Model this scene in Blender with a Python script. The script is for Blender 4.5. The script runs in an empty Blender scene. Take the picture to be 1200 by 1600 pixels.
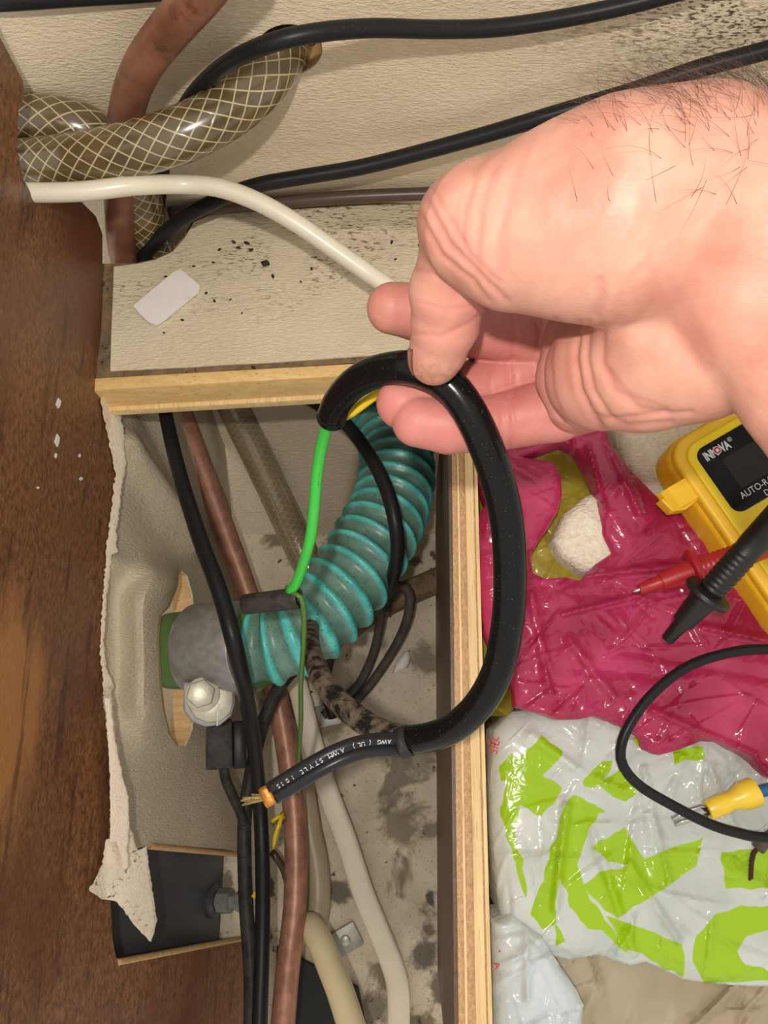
import bpy, bmesh, math, random
import numpy as np
from mathutils import Vector, Matrix
from mathutils.geometry import delaunay_2d_cdt

random.seed(7)
SC = bpy.context.scene
COL = SC.collection

# ------------------------------------------------------------------ camera
F = 1200.0                                   # focal length in pixels of the 1200x1600 frame
TILT = math.radians(16.0)
CAM = np.array([0.0, 0.0, 0.60])
cd = bpy.data.cameras.new('camera')
cd.sensor_fit = 'VERTICAL'; cd.sensor_height = 36.0; cd.lens = 36.0 * F / 1600.0
cd.clip_start = 0.005; cd.clip_end = 20
cam = bpy.data.objects.new('camera', cd); COL.objects.link(cam)
cam.location = CAM; cam.rotation_euler = (TILT, 0, 0)
SC.camera = cam

# ------------------------------------------------------------------ light
w = bpy.data.worlds.new('room_light'); SC.world = w; w.use_nodes = True
w.node_tree.nodes['Background'].inputs[0].default_value = (1.0, 0.95, 0.88, 1)
w.node_tree.nodes['Background'].inputs[1].default_value = 0.86
ld = bpy.data.lights.new('torch_light', 'POINT'); ld.energy = 4.4; ld.color = (1.0, 0.955, 0.89)
ld.shadow_soft_size = 0.006
lamp = bpy.data.objects.new('torch_light', ld); COL.objects.link(lamp)
lamp.location = (-0.022, 0.0, 0.70)
SC.view_settings.view_transform = 'Standard'
SC.view_settings.look = 'None'
SC.view_settings.exposure = 0.0
SC.view_settings.gamma = 1.0
SC.view_settings.use_curve_mapping = False

# ------------------------------------------------------------------ projection helpers
ct, st = math.cos(TILT), math.sin(TILT)
ROT = np.array([[1, 0, 0], [0, ct, -st], [0, st, ct]])
def rays(px, py):
    px = np.asarray(px, float); py = np.asarray(py, float)
    c = np.stack([(px - 600) / F, (800 - py) / F, -np.ones_like(px)], -1)
    return c @ ROT.T
def pd(px, py, d):
    """point at camera depth d (metres)"""
    return CAM + rays(px, py) * np.asarray(d)[..., None] if np.ndim(d) else CAM + rays(px, py) * d
def pz(px, py, z):
    r = rays(px, py); t = (np.asarray(z) - CAM[2]) / r[..., 2]
    return CAM + r * t[..., None]
def pyw(px, py, y):
    r = rays(px, py); t = (np.asarray(y) - CAM[1]) / r[..., 1]
    return CAM + r * t[..., None]
def pplane(px, py, n, k):
    """plane n.p = k"""
    n = np.asarray(n, float); r = rays(px, py); t = (k - CAM @ n) / (r @ n)
    return CAM + r * t[..., None]
def topix(P):
    q = (np.asarray(P) - CAM) @ ROT
    return 600 + F * q[..., 0] / -q[..., 2], 800 - F * q[..., 1] / -q[..., 2]

# ------------------------------------------------------------------ noise
def vnoise(x, y, seed=0):
    xi = np.floor(x).astype(np.int64); yi = np.floor(y).astype(np.int64)
    fx = x - xi; fy = y - yi
    fx = fx * fx * (3 - 2 * fx); fy = fy * fy * (3 - 2 * fy)
    def h(a, b):
        n = (a * 374761393 + b * 668265263 + seed * 1442695041) & 0xFFFFFFFF
        n = ((n ^ (n >> 13)) * 1274126177) & 0xFFFFFFFF
        return ((n ^ (n >> 16)) & 0xFFFF) / 65535.0
    return (h(xi, yi) * (1 - fx) + h(xi + 1, yi) * fx) * (1 - fy) + (h(xi, yi + 1) * (1 - fx) + h(xi + 1, yi + 1) * fx) * fy
def crumple(x, y, seed=0, octs=4, warp=0.6):
    """ridged folds, 0..1"""
    h = 0; a = 1.0; f = 1.0; s = 0
    wx = x + warp * (vnoise(x * .7, y * .7, seed + 50) - .5) * 2
    wy = y + warp * (vnoise(x * .7 + 9, y * .7, seed + 51) - .5) * 2
    for i in range(octs):
        an = 0.9 * i + seed
        u = math.cos(an) * wx - math.sin(an) * wy; v = math.sin(an) * wx + math.cos(an) * wy
        h = h + a * (1 - np.abs(2 * vnoise(u * f, v * f * .7, seed + i) - 1)); s += a
        a *= .5; f *= 1.9
    return h / s
def inpoly(px, py, poly):
    c = np.zeros(px.shape, bool); n = len(poly)
    for i in range(n):
        x0, y0 = poly[i]; x1, y1 = poly[(i + 1) % n]
        if y0 == y1: continue
        m = ((y0 > py) != (y1 > py)) & (px < (x1 - x0) * (py - y0) / (y1 - y0) + x0)
        c ^= m
    return c
def segdist(px, py, pts, closed=False):
    d = np.full(px.shape, 1e9); n = len(pts)
    for i in range(n if closed else n - 1):
        x0, y0 = pts[i]; x1, y1 = pts[(i + 1) % n]
        dx, dy = x1 - x0, y1 - y0; L = dx * dx + dy * dy + 1e-9
        t = np.clip(((px - x0) * dx + (py - y0) * dy) / L, 0, 1)
        d = np.minimum(d, np.hypot(px - x0 - t * dx, py - y0 - t * dy))
    return d

# ------------------------------------------------------------------ materials: small node helper
def rgb(r, g, b):
    """sRGB 0-255 to linear"""
    f = lambda c: (c / 255 / 12.92) if c / 255 <= .04045 else ((c / 255 + .055) / 1.055) ** 2.4
    return (f(r), f(g), f(b), 1)
class G:
    def __init__(s, name):
        s.m = bpy.data.materials.new(name); s.m.use_nodes = True
        s.t = s.m.node_tree; s.b = s.t.nodes['Principled BSDF']
    def n(s, t): return s.t.nodes.new(t)
    def l(s, a, b): s.t.links.new(a, b)
    def put(s, sock, v):
        if isinstance(v, bpy.types.NodeSocket): s.l(v, sock)
        elif v is not None: sock.default_value = v
    def co(s, kind='Object', scale=(1, 1, 1), rot=(0, 0, 0)):
        c = s.n('ShaderNodeTexCoord'); m = s.n('ShaderNodeMapping')
        m.inputs['Scale'].default_value = scale; m.inputs['Rotation'].default_value = rot
        s.l(c.outputs[kind], m.inputs[0]); return m.outputs[0]
    def noise(s, vec, scale=1, detail=3, rough=.55, dist=0):
        q = s.n('ShaderNodeTexNoise'); s.put(q.inputs['Vector'], vec); q.inputs['Scale'].default_value = scale
        q.inputs['Detail'].default_value = detail; q.inputs['Roughness'].default_value = rough; q.inputs['Distortion'].default_value = dist
        return q.outputs['Fac']
    def voro(s, vec, scale, feat='F1', rnd=1):
        q = s.n('ShaderNodeTexVoronoi'); q.feature = feat; s.put(q.inputs['Vector'], vec); q.inputs['Scale'].default_value = scale
        q.inputs['Randomness'].default_value = rnd
        return q.outputs['Distance']
    def ramp(s, fac, lo, hi, a=(0, 0, 0, 1), b=(1, 1, 1, 1)):
        q = s.n('ShaderNodeValToRGB'); s.l(fac, q.inputs[0]); e = q.color_ramp.elements
        e[0].position = lo; e[1].position = hi; e[0].color = a; e[1].color = b
        return q.outputs[0]
    def mix(s, fac, a, b, mode='MIX'):
        q = s.n('ShaderNodeMix'); q.data_type = 'RGBA'; q.blend_type = mode
        s.put(q.inputs[0], fac); s.put(q.inputs[6], a); s.put(q.inputs[7], b); return q.outputs[2]
    def math(s, op, a, b=None, c=None, clamp=False):
        q = s.n('ShaderNodeMath'); q.operation = op; q.use_clamp = clamp
        s.put(q.inputs[0], a); s.put(q.inputs[1], b); s.put(q.inputs[2], c); return q.outputs[0]
    def sep(s, vec):
        q = s.n('ShaderNodeSeparateXYZ'); s.l(vec, q.inputs[0]); return q.outputs
    def attr(s, name):
        q = s.n('ShaderNodeAttribute'); q.attribute_name = name; return q.outputs['Fac']
    def bump(s, h, strength=.5, dist=.001, normal=None):
        q = s.n('ShaderNodeBump'); s.l(h, q.inputs['Height']); q.inputs['Strength'].default_value = strength
        q.inputs['Distance'].default_value = dist
        if normal is not None: s.l(normal, q.inputs['Normal'])
        return q.outputs[0]
    def done(s, col, rough=.5, normal=None, metal=0, spec=None, coat=None, alpha=None, sss=None, trans=None):
        b = s.b
        s.put(b.inputs['Base Color'], col); s.put(b.inputs['Roughness'], rough); s.put(b.inputs['Metallic'], metal)
        if normal is not None: s.l(normal, b.inputs['Normal'])
        if spec is not None: s.put(b.inputs['Specular IOR Level'], spec)
        if coat is not None: b.inputs['Coat Weight'].default_value = coat; b.inputs['Coat Roughness'].default_value = .15
        if alpha is not None: s.put(b.inputs['Alpha'], alpha)
        if sss is not None:
            b.inputs['Subsurface Weight'].default_value = sss[0]; b.inputs['Subsurface Radius'].default_value = sss[1]; b.inputs['Subsurface Scale'].default_value = sss[2]
        if trans is not None: b.inputs['Transmission Weight'].default_value = trans
        return s.m
def simple(name, c, rough=.5, metal=0, var=.25, scale=120, bump=.15, dist=.0006, spec=None, coat=None, dirt=None):
    g = G(name); v = g.co('Object')
    n = g.noise(v, scale, 4)
    dark = tuple(x * (1 - var) for x in c[:3]) + (1,)
    col = g.mix(g.ramp(n, .35, .65), dark, c)
    if dirt is not None:
        col = g.mix(g.ramp(g.noise(v, dirt[1], 5, .65), dirt[2], dirt[2] + .12), col, dirt[0])
    nm = g.bump(g.noise(v, scale * 3, 3), bump, dist) if bump else None
    return g.done(col, rough, nm, metal, spec, coat)

def vinyl(name, base, dark, sc, dirt=None, moldmask=None, emb=.55, rough=.42):
    """embossed vinyl wall cloth; sc = dash scale along object axes"""
    g = G(name); v = g.co('Object')
    dash = g.noise(g.co('Object', sc), 1, 2, .5)
    dash2 = g.noise(g.co('Object', tuple(k * 2.1 for k in sc)), 1, 2, .5)
    col = g.mix(g.ramp(g.noise(v, 14, 4), .3, .7), dark, base)
    col = g.mix(g.math('MULTIPLY', g.ramp(dash, .56, .68), .22), col, (base[0] * 1.25, base[1] * 1.25, base[2] * 1.25, 1))
    if dirt:
        fine = g.ramp(g.noise(g.co('Object', tuple(k * .9 for k in sc)), 1, 4, .7), dirt[2], dirt[2] + .07)
        big = g.ramp(g.noise(v, dirt[1], 3), dirt[3], dirt[3] + .16)
        fac = g.math('MULTIPLY', fine, big)
        if moldmask: fac = g.math('MULTIPLY', fac, moldmask(g))
        col = g.mix(fac, col, dirt[0])
    nm = g.bump(g.math('ADD', dash, g.math('MULTIPLY', dash2, .7)), emb, .0016)
    return g.done(col, rough, nm, 0, .4)

def smoothstep_axis(axis, lo, hi):
    def f(g):
        o = g.sep(g.co('Object'))[axis]
        q = g.n('ShaderNodeMapRange'); q.interpolation_type = 'SMOOTHSTEP'; g.l(o, q.inputs[0])
        q.inputs[1].default_value = lo; q.inputs[2].default_value = hi
        return q.outputs[0]
    return f
def mul(*fs):
    def f(g):
        r = fs[0](g)
        for k in fs[1:]: r = g.math('MULTIPLY', r, k(g))
        return r
    return f

MT = {}
MT['vinyl_wall'] = vinyl('vinyl_wall', rgb(224, 208, 180), rgb(210, 192, 162), (300, 300, 900), (rgb(60, 48, 36), 30, .50, .36),
                         mul(smoothstep_axis(0, .02, .15), smoothstep_axis(2, .30, .36)))
MT['vinyl_shelf'] = vinyl('vinyl_shelf', rgb(222, 208, 178), rgb(206, 190, 160), (260, 900, 300), (rgb(120, 100, 74), 36, .535, .40),
                          mul(smoothstep_axis(1, .185, .25),), rough=.5)
MT['vinyl_lining'] = vinyl('vinyl_lining', rgb(204, 188, 162), rgb(186, 170, 144), (300, 800, 300), (rgb(90, 70, 52), 22, .60, .6), emb=.6)
MT['vinyl_torn'] = vinyl('vinyl_torn', rgb(238, 224, 200), rgb(226, 210, 184), (300, 420, 300), (rgb(120, 70, 46), 90, .56, .45), emb=.3)
MT['torn_fleece'] = simple('torn_fleece', rgb(250, 232, 208), .9, 0, .08, 300, .5, .0008, dirt=(rgb(150, 86, 60), 900, .60))
def brown():
    g = G('brown_laminate'); v = g.co('Object')
    fine = g.noise(g.co('Object', (500, 260, 420)), 1, 4, .7)
    spk = g.noise(g.co('Object', (900, 450, 1300)), 1, 3, .6)
    col = g.mix(g.ramp(fine, .35, .66), rgb(86, 52, 32), rgb(146, 98, 62))
    col = g.mix(g.ramp(g.noise(v, 9, 4), .48, .62), col, rgb(98, 54, 32))
    o = g.sep(v)
    dy = g.math('POWER', g.math('ABSOLUTE', g.math('DIVIDE', g.math('SUBTRACT', o[1], .005), .075)), 2); dzz = g.math('POWER', g.math('ABSOLUTE', g.math('DIVIDE', g.math('SUBTRACT', o[2], .29), .05)), 2)
    rad_ = g.math('SQRT', g.math('ADD', dy, dzz))
    worn = g.ramp(g.math('ADD', g.math('SUBTRACT', .75, rad_), g.math('MULTIPLY', g.noise(g.co('Object', (60, 30, 70)), 1, 5, .65), .9)), .42, .72)
    col = g.mix(g.math('MULTIPLY', worn, .75), col, rgb(178, 122, 70))
    strk = g.math('MULTIPLY', g.ramp(g.noise(g.co('Object', (160, 16, 130)), 1, 3), .58, .68), .55)
    col = g.mix(strk, col, rgb(44, 32, 26))
    col = g.mix(g.math('MULTIPLY', g.ramp(spk, .62, .7), .55), col, rgb(170, 128, 92))
    nm = g.bump(g.math('ADD', fine, spk), .5, .0007)
    return g.done(col, .36, nm, 0, .5)
MT['brown'] = brown()
def floor_mat():
    g = G('dirty_floor'); v = g.co('Object')
    col = g.mix(g.ramp(g.noise(v, 26, 5), .3, .7), rgb(178, 162, 136), rgb(216, 202, 176))
    col = g.mix(g.math('MULTIPLY', g.ramp(g.noise(v, 21, 4, .6, .5), .545, .60), .8), col, rgb(92, 78, 48))
    col = g.mix(g.math('MULTIPLY', g.ramp(g.noise(g.co('Object', (30, 21, 21)), 1.1, 5, .6), .62, .66), .9), col, rgb(46, 38, 28))
    wob = g.math('MULTIPLY', g.math('SUBTRACT', g.noise(v, 60, 5, .7), .5), 2.6)
    for (sx, sy, sr, c, k) in ((628, 1285, 42, rgb(96, 82, 46), .85), (612, 1250, 20, rgb(84, 72, 44), .8), (655, 1190, 34, rgb(110, 96, 70), .8), (600, 1180, 26, rgb(112, 98, 70), .7), (662, 1495, 24, rgb(48, 40, 30), .9), (690, 1540, 26, rgb(60, 50, 38), .9), (532, 1395, 22, rgb(52, 44, 32), .9),
                               (672, 1030, 34, rgb(96, 84, 58), .85), (585, 1575, 24, rgb(80, 68, 48), .85), (560, 1040, 26, rgb(120, 102, 78), .7), (672, 1300, 18, rgb(90, 78, 50), .8), (668, 1450, 14, rgb(50, 42, 32), .85), (520, 1140, 22, rgb(104, 90, 60), .8)):
        cpt = pz(sx, sy, 0.0); q = g.n('ShaderNodeVectorMath'); q.operation = 'DISTANCE'; g.l(v, q.inputs[0]); q.inputs[1].default_value = tuple(cpt)
        f = g.math('SUBTRACT', 1.0, g.math('DIVIDE', q.outputs['Value'], sr * .58 / F))
        col = g.mix(g.math('MULTIPLY', g.ramp(g.math('ADD', f, wob), .0, .5), k * .9), col, c)
    col = g.mix(g.ramp(g.noise(v, 150, 3, .6), .66, .70), col, rgb(58, 48, 38))
    col = g.mix(g.math('MULTIPLY', g.ramp(g.noise(v, 420, 2), .60, .66), .35), col, rgb(84, 70, 54))
    return g.done(col, .55, g.bump(g.noise(v, 240, 4), .3, .001), 0, .4)
MT['floor'] = floor_mat()
def plyface(name, a, b, sc):
    g = G(name); s = g.noise(g.co('Object', sc), 1, 4, .6)
    col = g.mix(g.ramp(s, .3, .7), a, b)
    col = g.mix(g.math('MULTIPLY', g.ramp(g.noise(g.co('Object', tuple(k * 3 for k in sc)), 1, 2), .63, .68), .6), col, (a[0] * .5, a[1] * .45, a[2] * .4, 1))
    return g.done(col, .6, g.bump(s, .3, .0008))
MT['ply_pale'] = plyface('ply_pale', rgb(214, 178, 122), rgb(238, 208, 156), (500, 22, 300))
MT['ply_dark'] = plyface('ply_dark', rgb(168, 126, 82), rgb(212, 172, 122), (900, 500, 900))
MT['ply_edge'] = plyface('ply_edge', rgb(218, 176, 108), rgb(236, 202, 140), (110, 300, 260))
MT['ply_board'] = simple('ply_board', rgb(134, 108, 78), .8, 0, .45, 160, .4, .001, dirt=(rgb(48, 38, 28), 260, .58))
MT['divider_face'] = simple('divider_face', rgb(110, 80, 60), .45, 0, .3, 260, .3, .0006, dirt=(rgb(130, 106, 84), 900, .66))
MT['raw_wood'] = plyface('raw_wood', rgb(184, 142, 92), rgb(214, 176, 124), (60, 300, 700))
def rubber(name, c=(.012, .012, .013, 1), rough=.38, dust=.0):
    g = G(name); v = g.co('Object')
    col = c
    if dust:
        col = g.mix(g.math('MULTIPLY', g.ramp(g.noise(v, 130, 5, .7, .3), .42, .56), dust), c, rgb(120, 106, 88))
    col = g.mix(g.math('MULTIPLY', g.ramp(g.noise(v, 1500, 2), .66, .72), .25), col, rgb(120, 112, 100))
    return g.done(col, rough, g.bump(g.noise(v, 400, 3), .06, .0005), 0, .22)
MT['rubber'] = rubber('black_rubber')
MT['rubber_dull'] = rubber('black_rubber_dull', rgb(40, 38, 38), .5, .15)
MT['rubber_gloss'] = rubber('black_rubber_gloss', (.005, .005, .005, 1), .21)
MT['wire_jacket'] = rubber('wire_jacket', rgb(36, 36, 38), .28)
MT['rubber_dusty'] = rubber('black_rubber_dusty', rgb(26, 24, 22), .65, .95)
MT['grey_cable'] = rubber('grey_cable', rgb(66, 62, 58), .5, .25)
MT['brown_cable'] = simple('brown_cable', rgb(84, 64, 54), .35, 0, .2)
MT['white_cable'] = simple('white_cable', rgb(222, 212, 190), .35, 0, .06, 60, .05, .0004, coat=.2, dirt=(rgb(130, 100, 70), 500, .72))
MT['white_flat'] = simple('white_flat', rgb(226, 212, 188), .45, 0, .1, 60, .05, dirt=(rgb(110, 90, 64), 420, .70))
MT['cream_pipe'] = simple('cream_pipe', rgb(232, 216, 172), .25, 0, .06, 40, .03, coat=.3)
MT['beige_pipe'] = simple('beige_pipe', rgb(176, 158, 130), .4, 0, .12, 60)
MT['black_gap'] = simple('black_gap', rgb(14, 13, 12), .7, 0, .2)
def copper(name, a, b, c, rough):
    g = G(name); v = g.co('Object')
    col = g.mix(g.ramp(g.noise(v, 40, 4), .35, .65), a, b)
    col = g.mix(g.math('MULTIPLY', g.ramp(g.noise(v, 90, 5, .65), .56, .66), .7), col, c)
    col = g.mix(smoothstep_axis(2, .20, .10)(g), col, g.mix(g.ramp(g.noise(v, 120, 5, .6), .4, .62), rgb(176, 126, 102), rgb(146, 102, 82)))
    return g.done(col, rough, g.bump(g.noise(v, 300, 3), .12, .0005), .2, .45)
MT['copper'] = copper('tarnished_copper', rgb(112, 70, 48), rgb(152, 102, 78), rgb(84, 56, 40), .40)
def hose_mat(name, kx, kv, base, thread, herring=False):
    """clear hose with braided thread; uv = (cm along, turns around)"""
    g = G(name); o = g.sep(g.co('UV'))
    a = g.math('MULTIPLY', o[0], kx); b = g.math('MULTIPLY', o[1], kv)
    def line(e, wd):
        f = g.math('FRACT', e); f = g.math('ABSOLUTE', g.math('SUBTRACT', f, .5))
        q = g.n('ShaderNodeMapRange'); g.l(f, q.inputs[0]); q.inputs[1].default_value = wd; q.inputs[2].default_value = wd * .45
        return q.outputs[0]
    l1 = line(g.math('ADD', a, b), .07); l2 = line(g.math('SUBTRACT', a, b), .07)
    m = g.math('MAXIMUM', l1, l2)
    if herring:
        m = g.math('MULTIPLY', m, .5)
    v = g.co('Object')
    basec = g.mix(g.ramp(g.noise(v, 60, 3), .3, .7), base, (base[0] * 1.5, base[1] * 1.45, base[2] * 1.3, 1))
    col = g.mix(m, basec, thread)
    nm = g.bump(m, .15, .0006)
    return g.done(col, .22, nm, 0, .6, .6)
MT['hose'] = hose_mat('braided_hose', 1.25, 10, rgb(84, 70, 44), rgb(190, 172, 132))
MT['tan_hose'] = hose_mat('tan_hose', 1.9, 9, rgb(122, 108, 84), rgb(178, 162, 132), True)
def teal():
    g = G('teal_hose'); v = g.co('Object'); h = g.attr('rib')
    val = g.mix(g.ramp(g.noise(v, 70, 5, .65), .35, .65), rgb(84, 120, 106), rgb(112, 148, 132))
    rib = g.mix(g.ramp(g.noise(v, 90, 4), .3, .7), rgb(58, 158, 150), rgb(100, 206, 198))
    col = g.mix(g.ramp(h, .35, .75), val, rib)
    col = g.mix(g.math('MULTIPLY', g.ramp(g.noise(v, 650, 4, .6), .60, .66), .75), col, rgb(52, 60, 46))
    return g.done(col, .34, g.bump(g.noise(v, 300, 3), .15, .0006), 0, .5)
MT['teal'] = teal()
MT['green_hose'] = simple('green_hose', rgb(88, 122, 60), .5, 0, .35, 70, .3)
MT['metal'] = simple('zinc_metal', rgb(160, 158, 154), .42, .35, .25, 200, .25, .0005, dirt=(rgb(112, 106, 98), 190, .66))
MT['bolt'] = simple('bolt_metal', rgb(186, 180, 160), .38, .45, .2, 200, .2, .0004)
MT['tank'] = simple('grey_tank', rgb(74, 76, 82), .35, 0, .2, 30, .05)
MT['fitting'] = simple('fitting_metal', rgb(150, 148, 138), .4, .3, .25)
MT['green_wire'] = simple('green_wire', rgb(62, 186, 66), .35, 0, .08, 100, .03)
MT['olive_wire'] = simple('olive_wire', rgb(78, 112, 40), .4, 0, .1)
MT['yellow_wire'] = simple('yellow_wire', rgb(236, 196, 44), .35, 0, .08)
MT['blue_wire'] = simple('blue_wire', rgb(36, 100, 140), .4, 0, .1)
MT['ink'] = simple('dark_ink', rgb(20, 40, 20), .6, 0, .1, bump=0)
MT['white_ink'] = simple('white_ink', rgb(214, 214, 214), .6, 0, .05, bump=0)
MT['red_ink'] = simple('red_ink', rgb(196, 40, 40), .6, 0, .05, bump=0)
MT['bare_copper'] = simple('bare_copper', rgb(206, 140, 62), .35, .6, .3, 800, .3)
MT['tinned'] = simple('tinned_strands', rgb(176, 152, 96), .5, .5, .4, 1500, .5)
MT['terminal'] = simple('terminal_metal', rgb(190, 188, 184), .25, .8, .15)
MT['crimp_yellow'] = simple('crimp_yellow', rgb(244, 206, 60), .35, 0, .06, coat=.2)
MT['meter_yellow'] = simple('meter_yellow', rgb(240, 188, 30), .42, 0, .07, 60, .05, dirt=(rgb(120, 84, 20), 420, .71))
MT['meter_lemon'] = simple('meter_lemon', rgb(246, 212, 8), .38, 0, .04, 60, .04)
MT['meter_black'] = simple('meter_black', rgb(12, 11, 11), .3, 0, .1, bump=0, spec=.2)
MT['lcd'] = simple('lcd', rgb(40, 38, 33), .25, 0, .1, bump=0, spec=.2)
MT['probe_red'] = simple('probe_red', rgb(178, 30, 36), .4, 0, .15)
MT['probe_black'] = simple('probe_black', rgb(20, 19, 19), .42, 0, .2, 400, .3)
MT['rust_wire'] = simple('rust_wire', rgb(80, 48, 32), .5, .4, .4, 1500, .6)
MT['tag'] = simple('white_plastic', rgb(236, 230, 224), .4, 0, .04, 90, .1, dirt=(rgb(170, 150, 140), 260, .70))
MT['crumb'] = simple('dark_crumb', rgb(52, 36, 24), .8, 0, .4, 900)
def film(name, ca, cb, bumps=.6, sc=60, rough=.2, alpha=1.0, printc=None, white=.0, trans=.15):
    g = G(name); v = g.co('Object')
    hgt = g.math('ADD', g.noise(v, sc * 2.2, 2, .5, 1.2), g.math('MULTIPLY', g.math('ABSOLUTE', g.math('SUBTRACT', g.noise(v, sc * 1.1, 2, .4, .8), .5)), 1.6))
    col = g.mix(g.ramp(g.noise(v, 30, 4), .32, .68), ca, cb)
    if printc is not None:
        q = g.n('ShaderNodeMapRange'); g.l(g.attr('print_mask'), q.inputs[0]); q.inputs[1].default_value = -.6; q.inputs[2].default_value = .6
        col = g.mix(q.outputs[0], col, printc)
    g.done(col, rough, g.bump(hgt, bumps, .0016), 0, .6)
    out = g.t.nodes['Material Output']
    tl = g.n('ShaderNodeBsdfTranslucent'); g.put(tl.inputs[0], col)
    mx = g.n('ShaderNodeMixShader'); mx.inputs[0].default_value = trans
    g.l(g.b.outputs[0], mx.inputs[1]); g.l(tl.outputs[0], mx.inputs[2])
    last = mx.outputs[0]
    if alpha < 1:
        tp = g.n('ShaderNodeBsdfTransparent'); m2 = g.n('ShaderNodeMixShader'); m2.inputs[0].default_value = 1 - alpha
        g.l(last, m2.inputs[1]); g.l(tp.outputs[0], m2.inputs[2]); last = m2.outputs[0]
    g.l(last, out.inputs[0])
    return g.m
MT['pink_film'] = film('pink_film', rgb(156, 22, 64), rgb(206, 62, 110), .35, 55, .2)
MT['yellow_film'] = film('yellow_film', rgb(160, 140, 30), rgb(206, 186, 80), .35, 55, .2)
MT['white_film'] = film('white_film', rgb(196, 202, 194), rgb(222, 224, 220), .6, 42, .2, printc=rgb(164, 204, 12))
MT['clear_film'] = film('clear_film', rgb(196, 206, 208), rgb(222, 228, 230), .5, 50, .2)
MT['paper'] = film('beige_paper', rgb(164, 146, 118), rgb(184, 168, 140), .22, 30, .5, trans=.05)
def towel():
    g = G('towel'); v = g.co('Object')
    n = g.noise(v, 420, 4, .7)
    col = g.mix(g.ramp(n, .3, .65), rgb(226, 210, 180), rgb(252, 244, 226))
    return g.done(col, .95, g.bump(g.math('ADD', n, g.noise(g.co('Object', (260, 900, 300), (0, 0, .5)), 1, 2)), .7, .0016), 0, .1)
MT['towel'] = towel()
def skin():
    g = G('skin'); v = g.co('Object')
    t = g.attr('tint')
    base = g.mix(g.ramp(g.noise(v, 55, 4), .36, .64), rgb(178, 120, 102), rgb(198, 146, 126))
    pink = g.mix(g.ramp(g.noise(v, 60, 4), .3, .7), rgb(176, 98, 92), rgb(196, 126, 116))
    col = g.mix(t, base, pink)
    dust = g.math('MULTIPLY', g.attr('dust'), g.ramp(g.noise(v, 500, 3), .35, .6))
    col = g.mix(g.math('MULTIPLY', dust, .7), col, rgb(150, 112, 84))
    lines = g.noise(g.co('Object', (420, 900, 700)), 1, 3, .6)
    pore = g.voro(v, 1100)
    nm = g.bump(g.math('ADD', lines, g.math('MULTIPLY', pore, .5)), .14, .0005)
    return g.done(col, .48, nm, 0, .3, None, None, (.12, (1, .35, .2), .004))
MT['skin'] = skin()
MT['nail'] = simple('nail', rgb(198, 138, 118), .3, 0, .08, 120, .05, coat=.3)
MT['hair'] = simple('hair', rgb(84, 54, 38), .5, 0, .2, bump=0)

# ------------------------------------------------------------------ object helpers
def link(name, verts, faces, mat, parent=None, smooth=True, uvs=None, attrs=None, mats=None, fmat=None):
    me = bpy.data.meshes.new(name)
    me.from_pydata([tuple(map(float, v)) for v in verts], [], [tuple(map(int, f)) for f in faces])
    if uvs is not None:
        ul = me.uv_layers.new(name='UVMap')
        ul.data.foreach_set('uv', np.asarray(uvs, np.float32).ravel())
    for k, a in (attrs or {}).items():
        at = me.attributes.new(k, 'FLOAT', 'POINT'); at.data.foreach_set('value', np.asarray(a, np.float32))
    me.update()
    for m in (mats or [mat]): me.materials.append(MT[m] if isinstance(m, str) else m)
    if fmat is not None: me.polygons.foreach_set('material_index', np.asarray(fmat, np.int32))
    if smooth: me.polygons.foreach_set('use_smooth', np.ones(len(me.polygons), bool))
    o = bpy.data.objects.new(name, me); COL.objects.link(o)
    if parent is not None: o.parent = parent
    return o
def bmlink(name, bm, mat, parent=None, smooth=False, angle=None):
    me = bpy.data.meshes.new(name); bmesh.ops.recalc_face_normals(bm, faces=bm.faces); bm.to_mesh(me); bm.free()
    me.materials.append(MT[mat])
    if smooth:
        me.polygons.foreach_set('use_smooth', np.ones(len(me.polygons), bool))
        if angle: me.set_sharp_from_angle(angle=math.radians(angle))
    o = bpy.data.objects.new(name, me); COL.objects.link(o)
    if parent is not None: o.parent = parent
    return o
def tag(o, label=None, cat=None, group=None, kind=None):
    if label: o['label'] = label
    if cat: o['category'] = cat
    if group: o['group'] = group
    if kind: o['kind'] = kind
    return o
def thing(name, label, cat, loc=(0, 0, 0), group=None):
    o = bpy.data.objects.new(name, None); COL.objects.link(o); o.empty_display_size = .01
    tag(o, label, cat, group); return o

def spline(P, n=12):
    """Catmull-Rom through rows of P (xyz, r...)"""
    P = np.asarray(P, float); Q = np.vstack([2 * P[0] - P[1], P, 2 * P[-1] - P[-2]])
    out = []
    for i in range(1, len(Q) - 2):
        p0, p1, p2, p3 = Q[i - 1], Q[i], Q[i + 1], Q[i + 2]
        for t in np.linspace(0, 1, n, endpoint=False):
            out.append(.5 * ((2 * p1) + (-p0 + p2) * t + (2 * p0 - 5 * p1 + 4 * p2 - p3) * t * t + (-p0 + 3 * p1 - 3 * p2 + p3) * t ** 3))
    out.append(Q[-2]); return np.array(out)
def resample(C, step):
    d = np.r_[0, np.cumsum(np.linalg.norm(np.diff(C[:, :3], axis=0), axis=1))]
    m = max(3, int(d[-1] / step) + 1); s = np.linspace(0, d[-1], m)
    return np.stack([np.interp(s, d, C[:, k]) for k in range(C.shape[1])], 1), s
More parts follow.
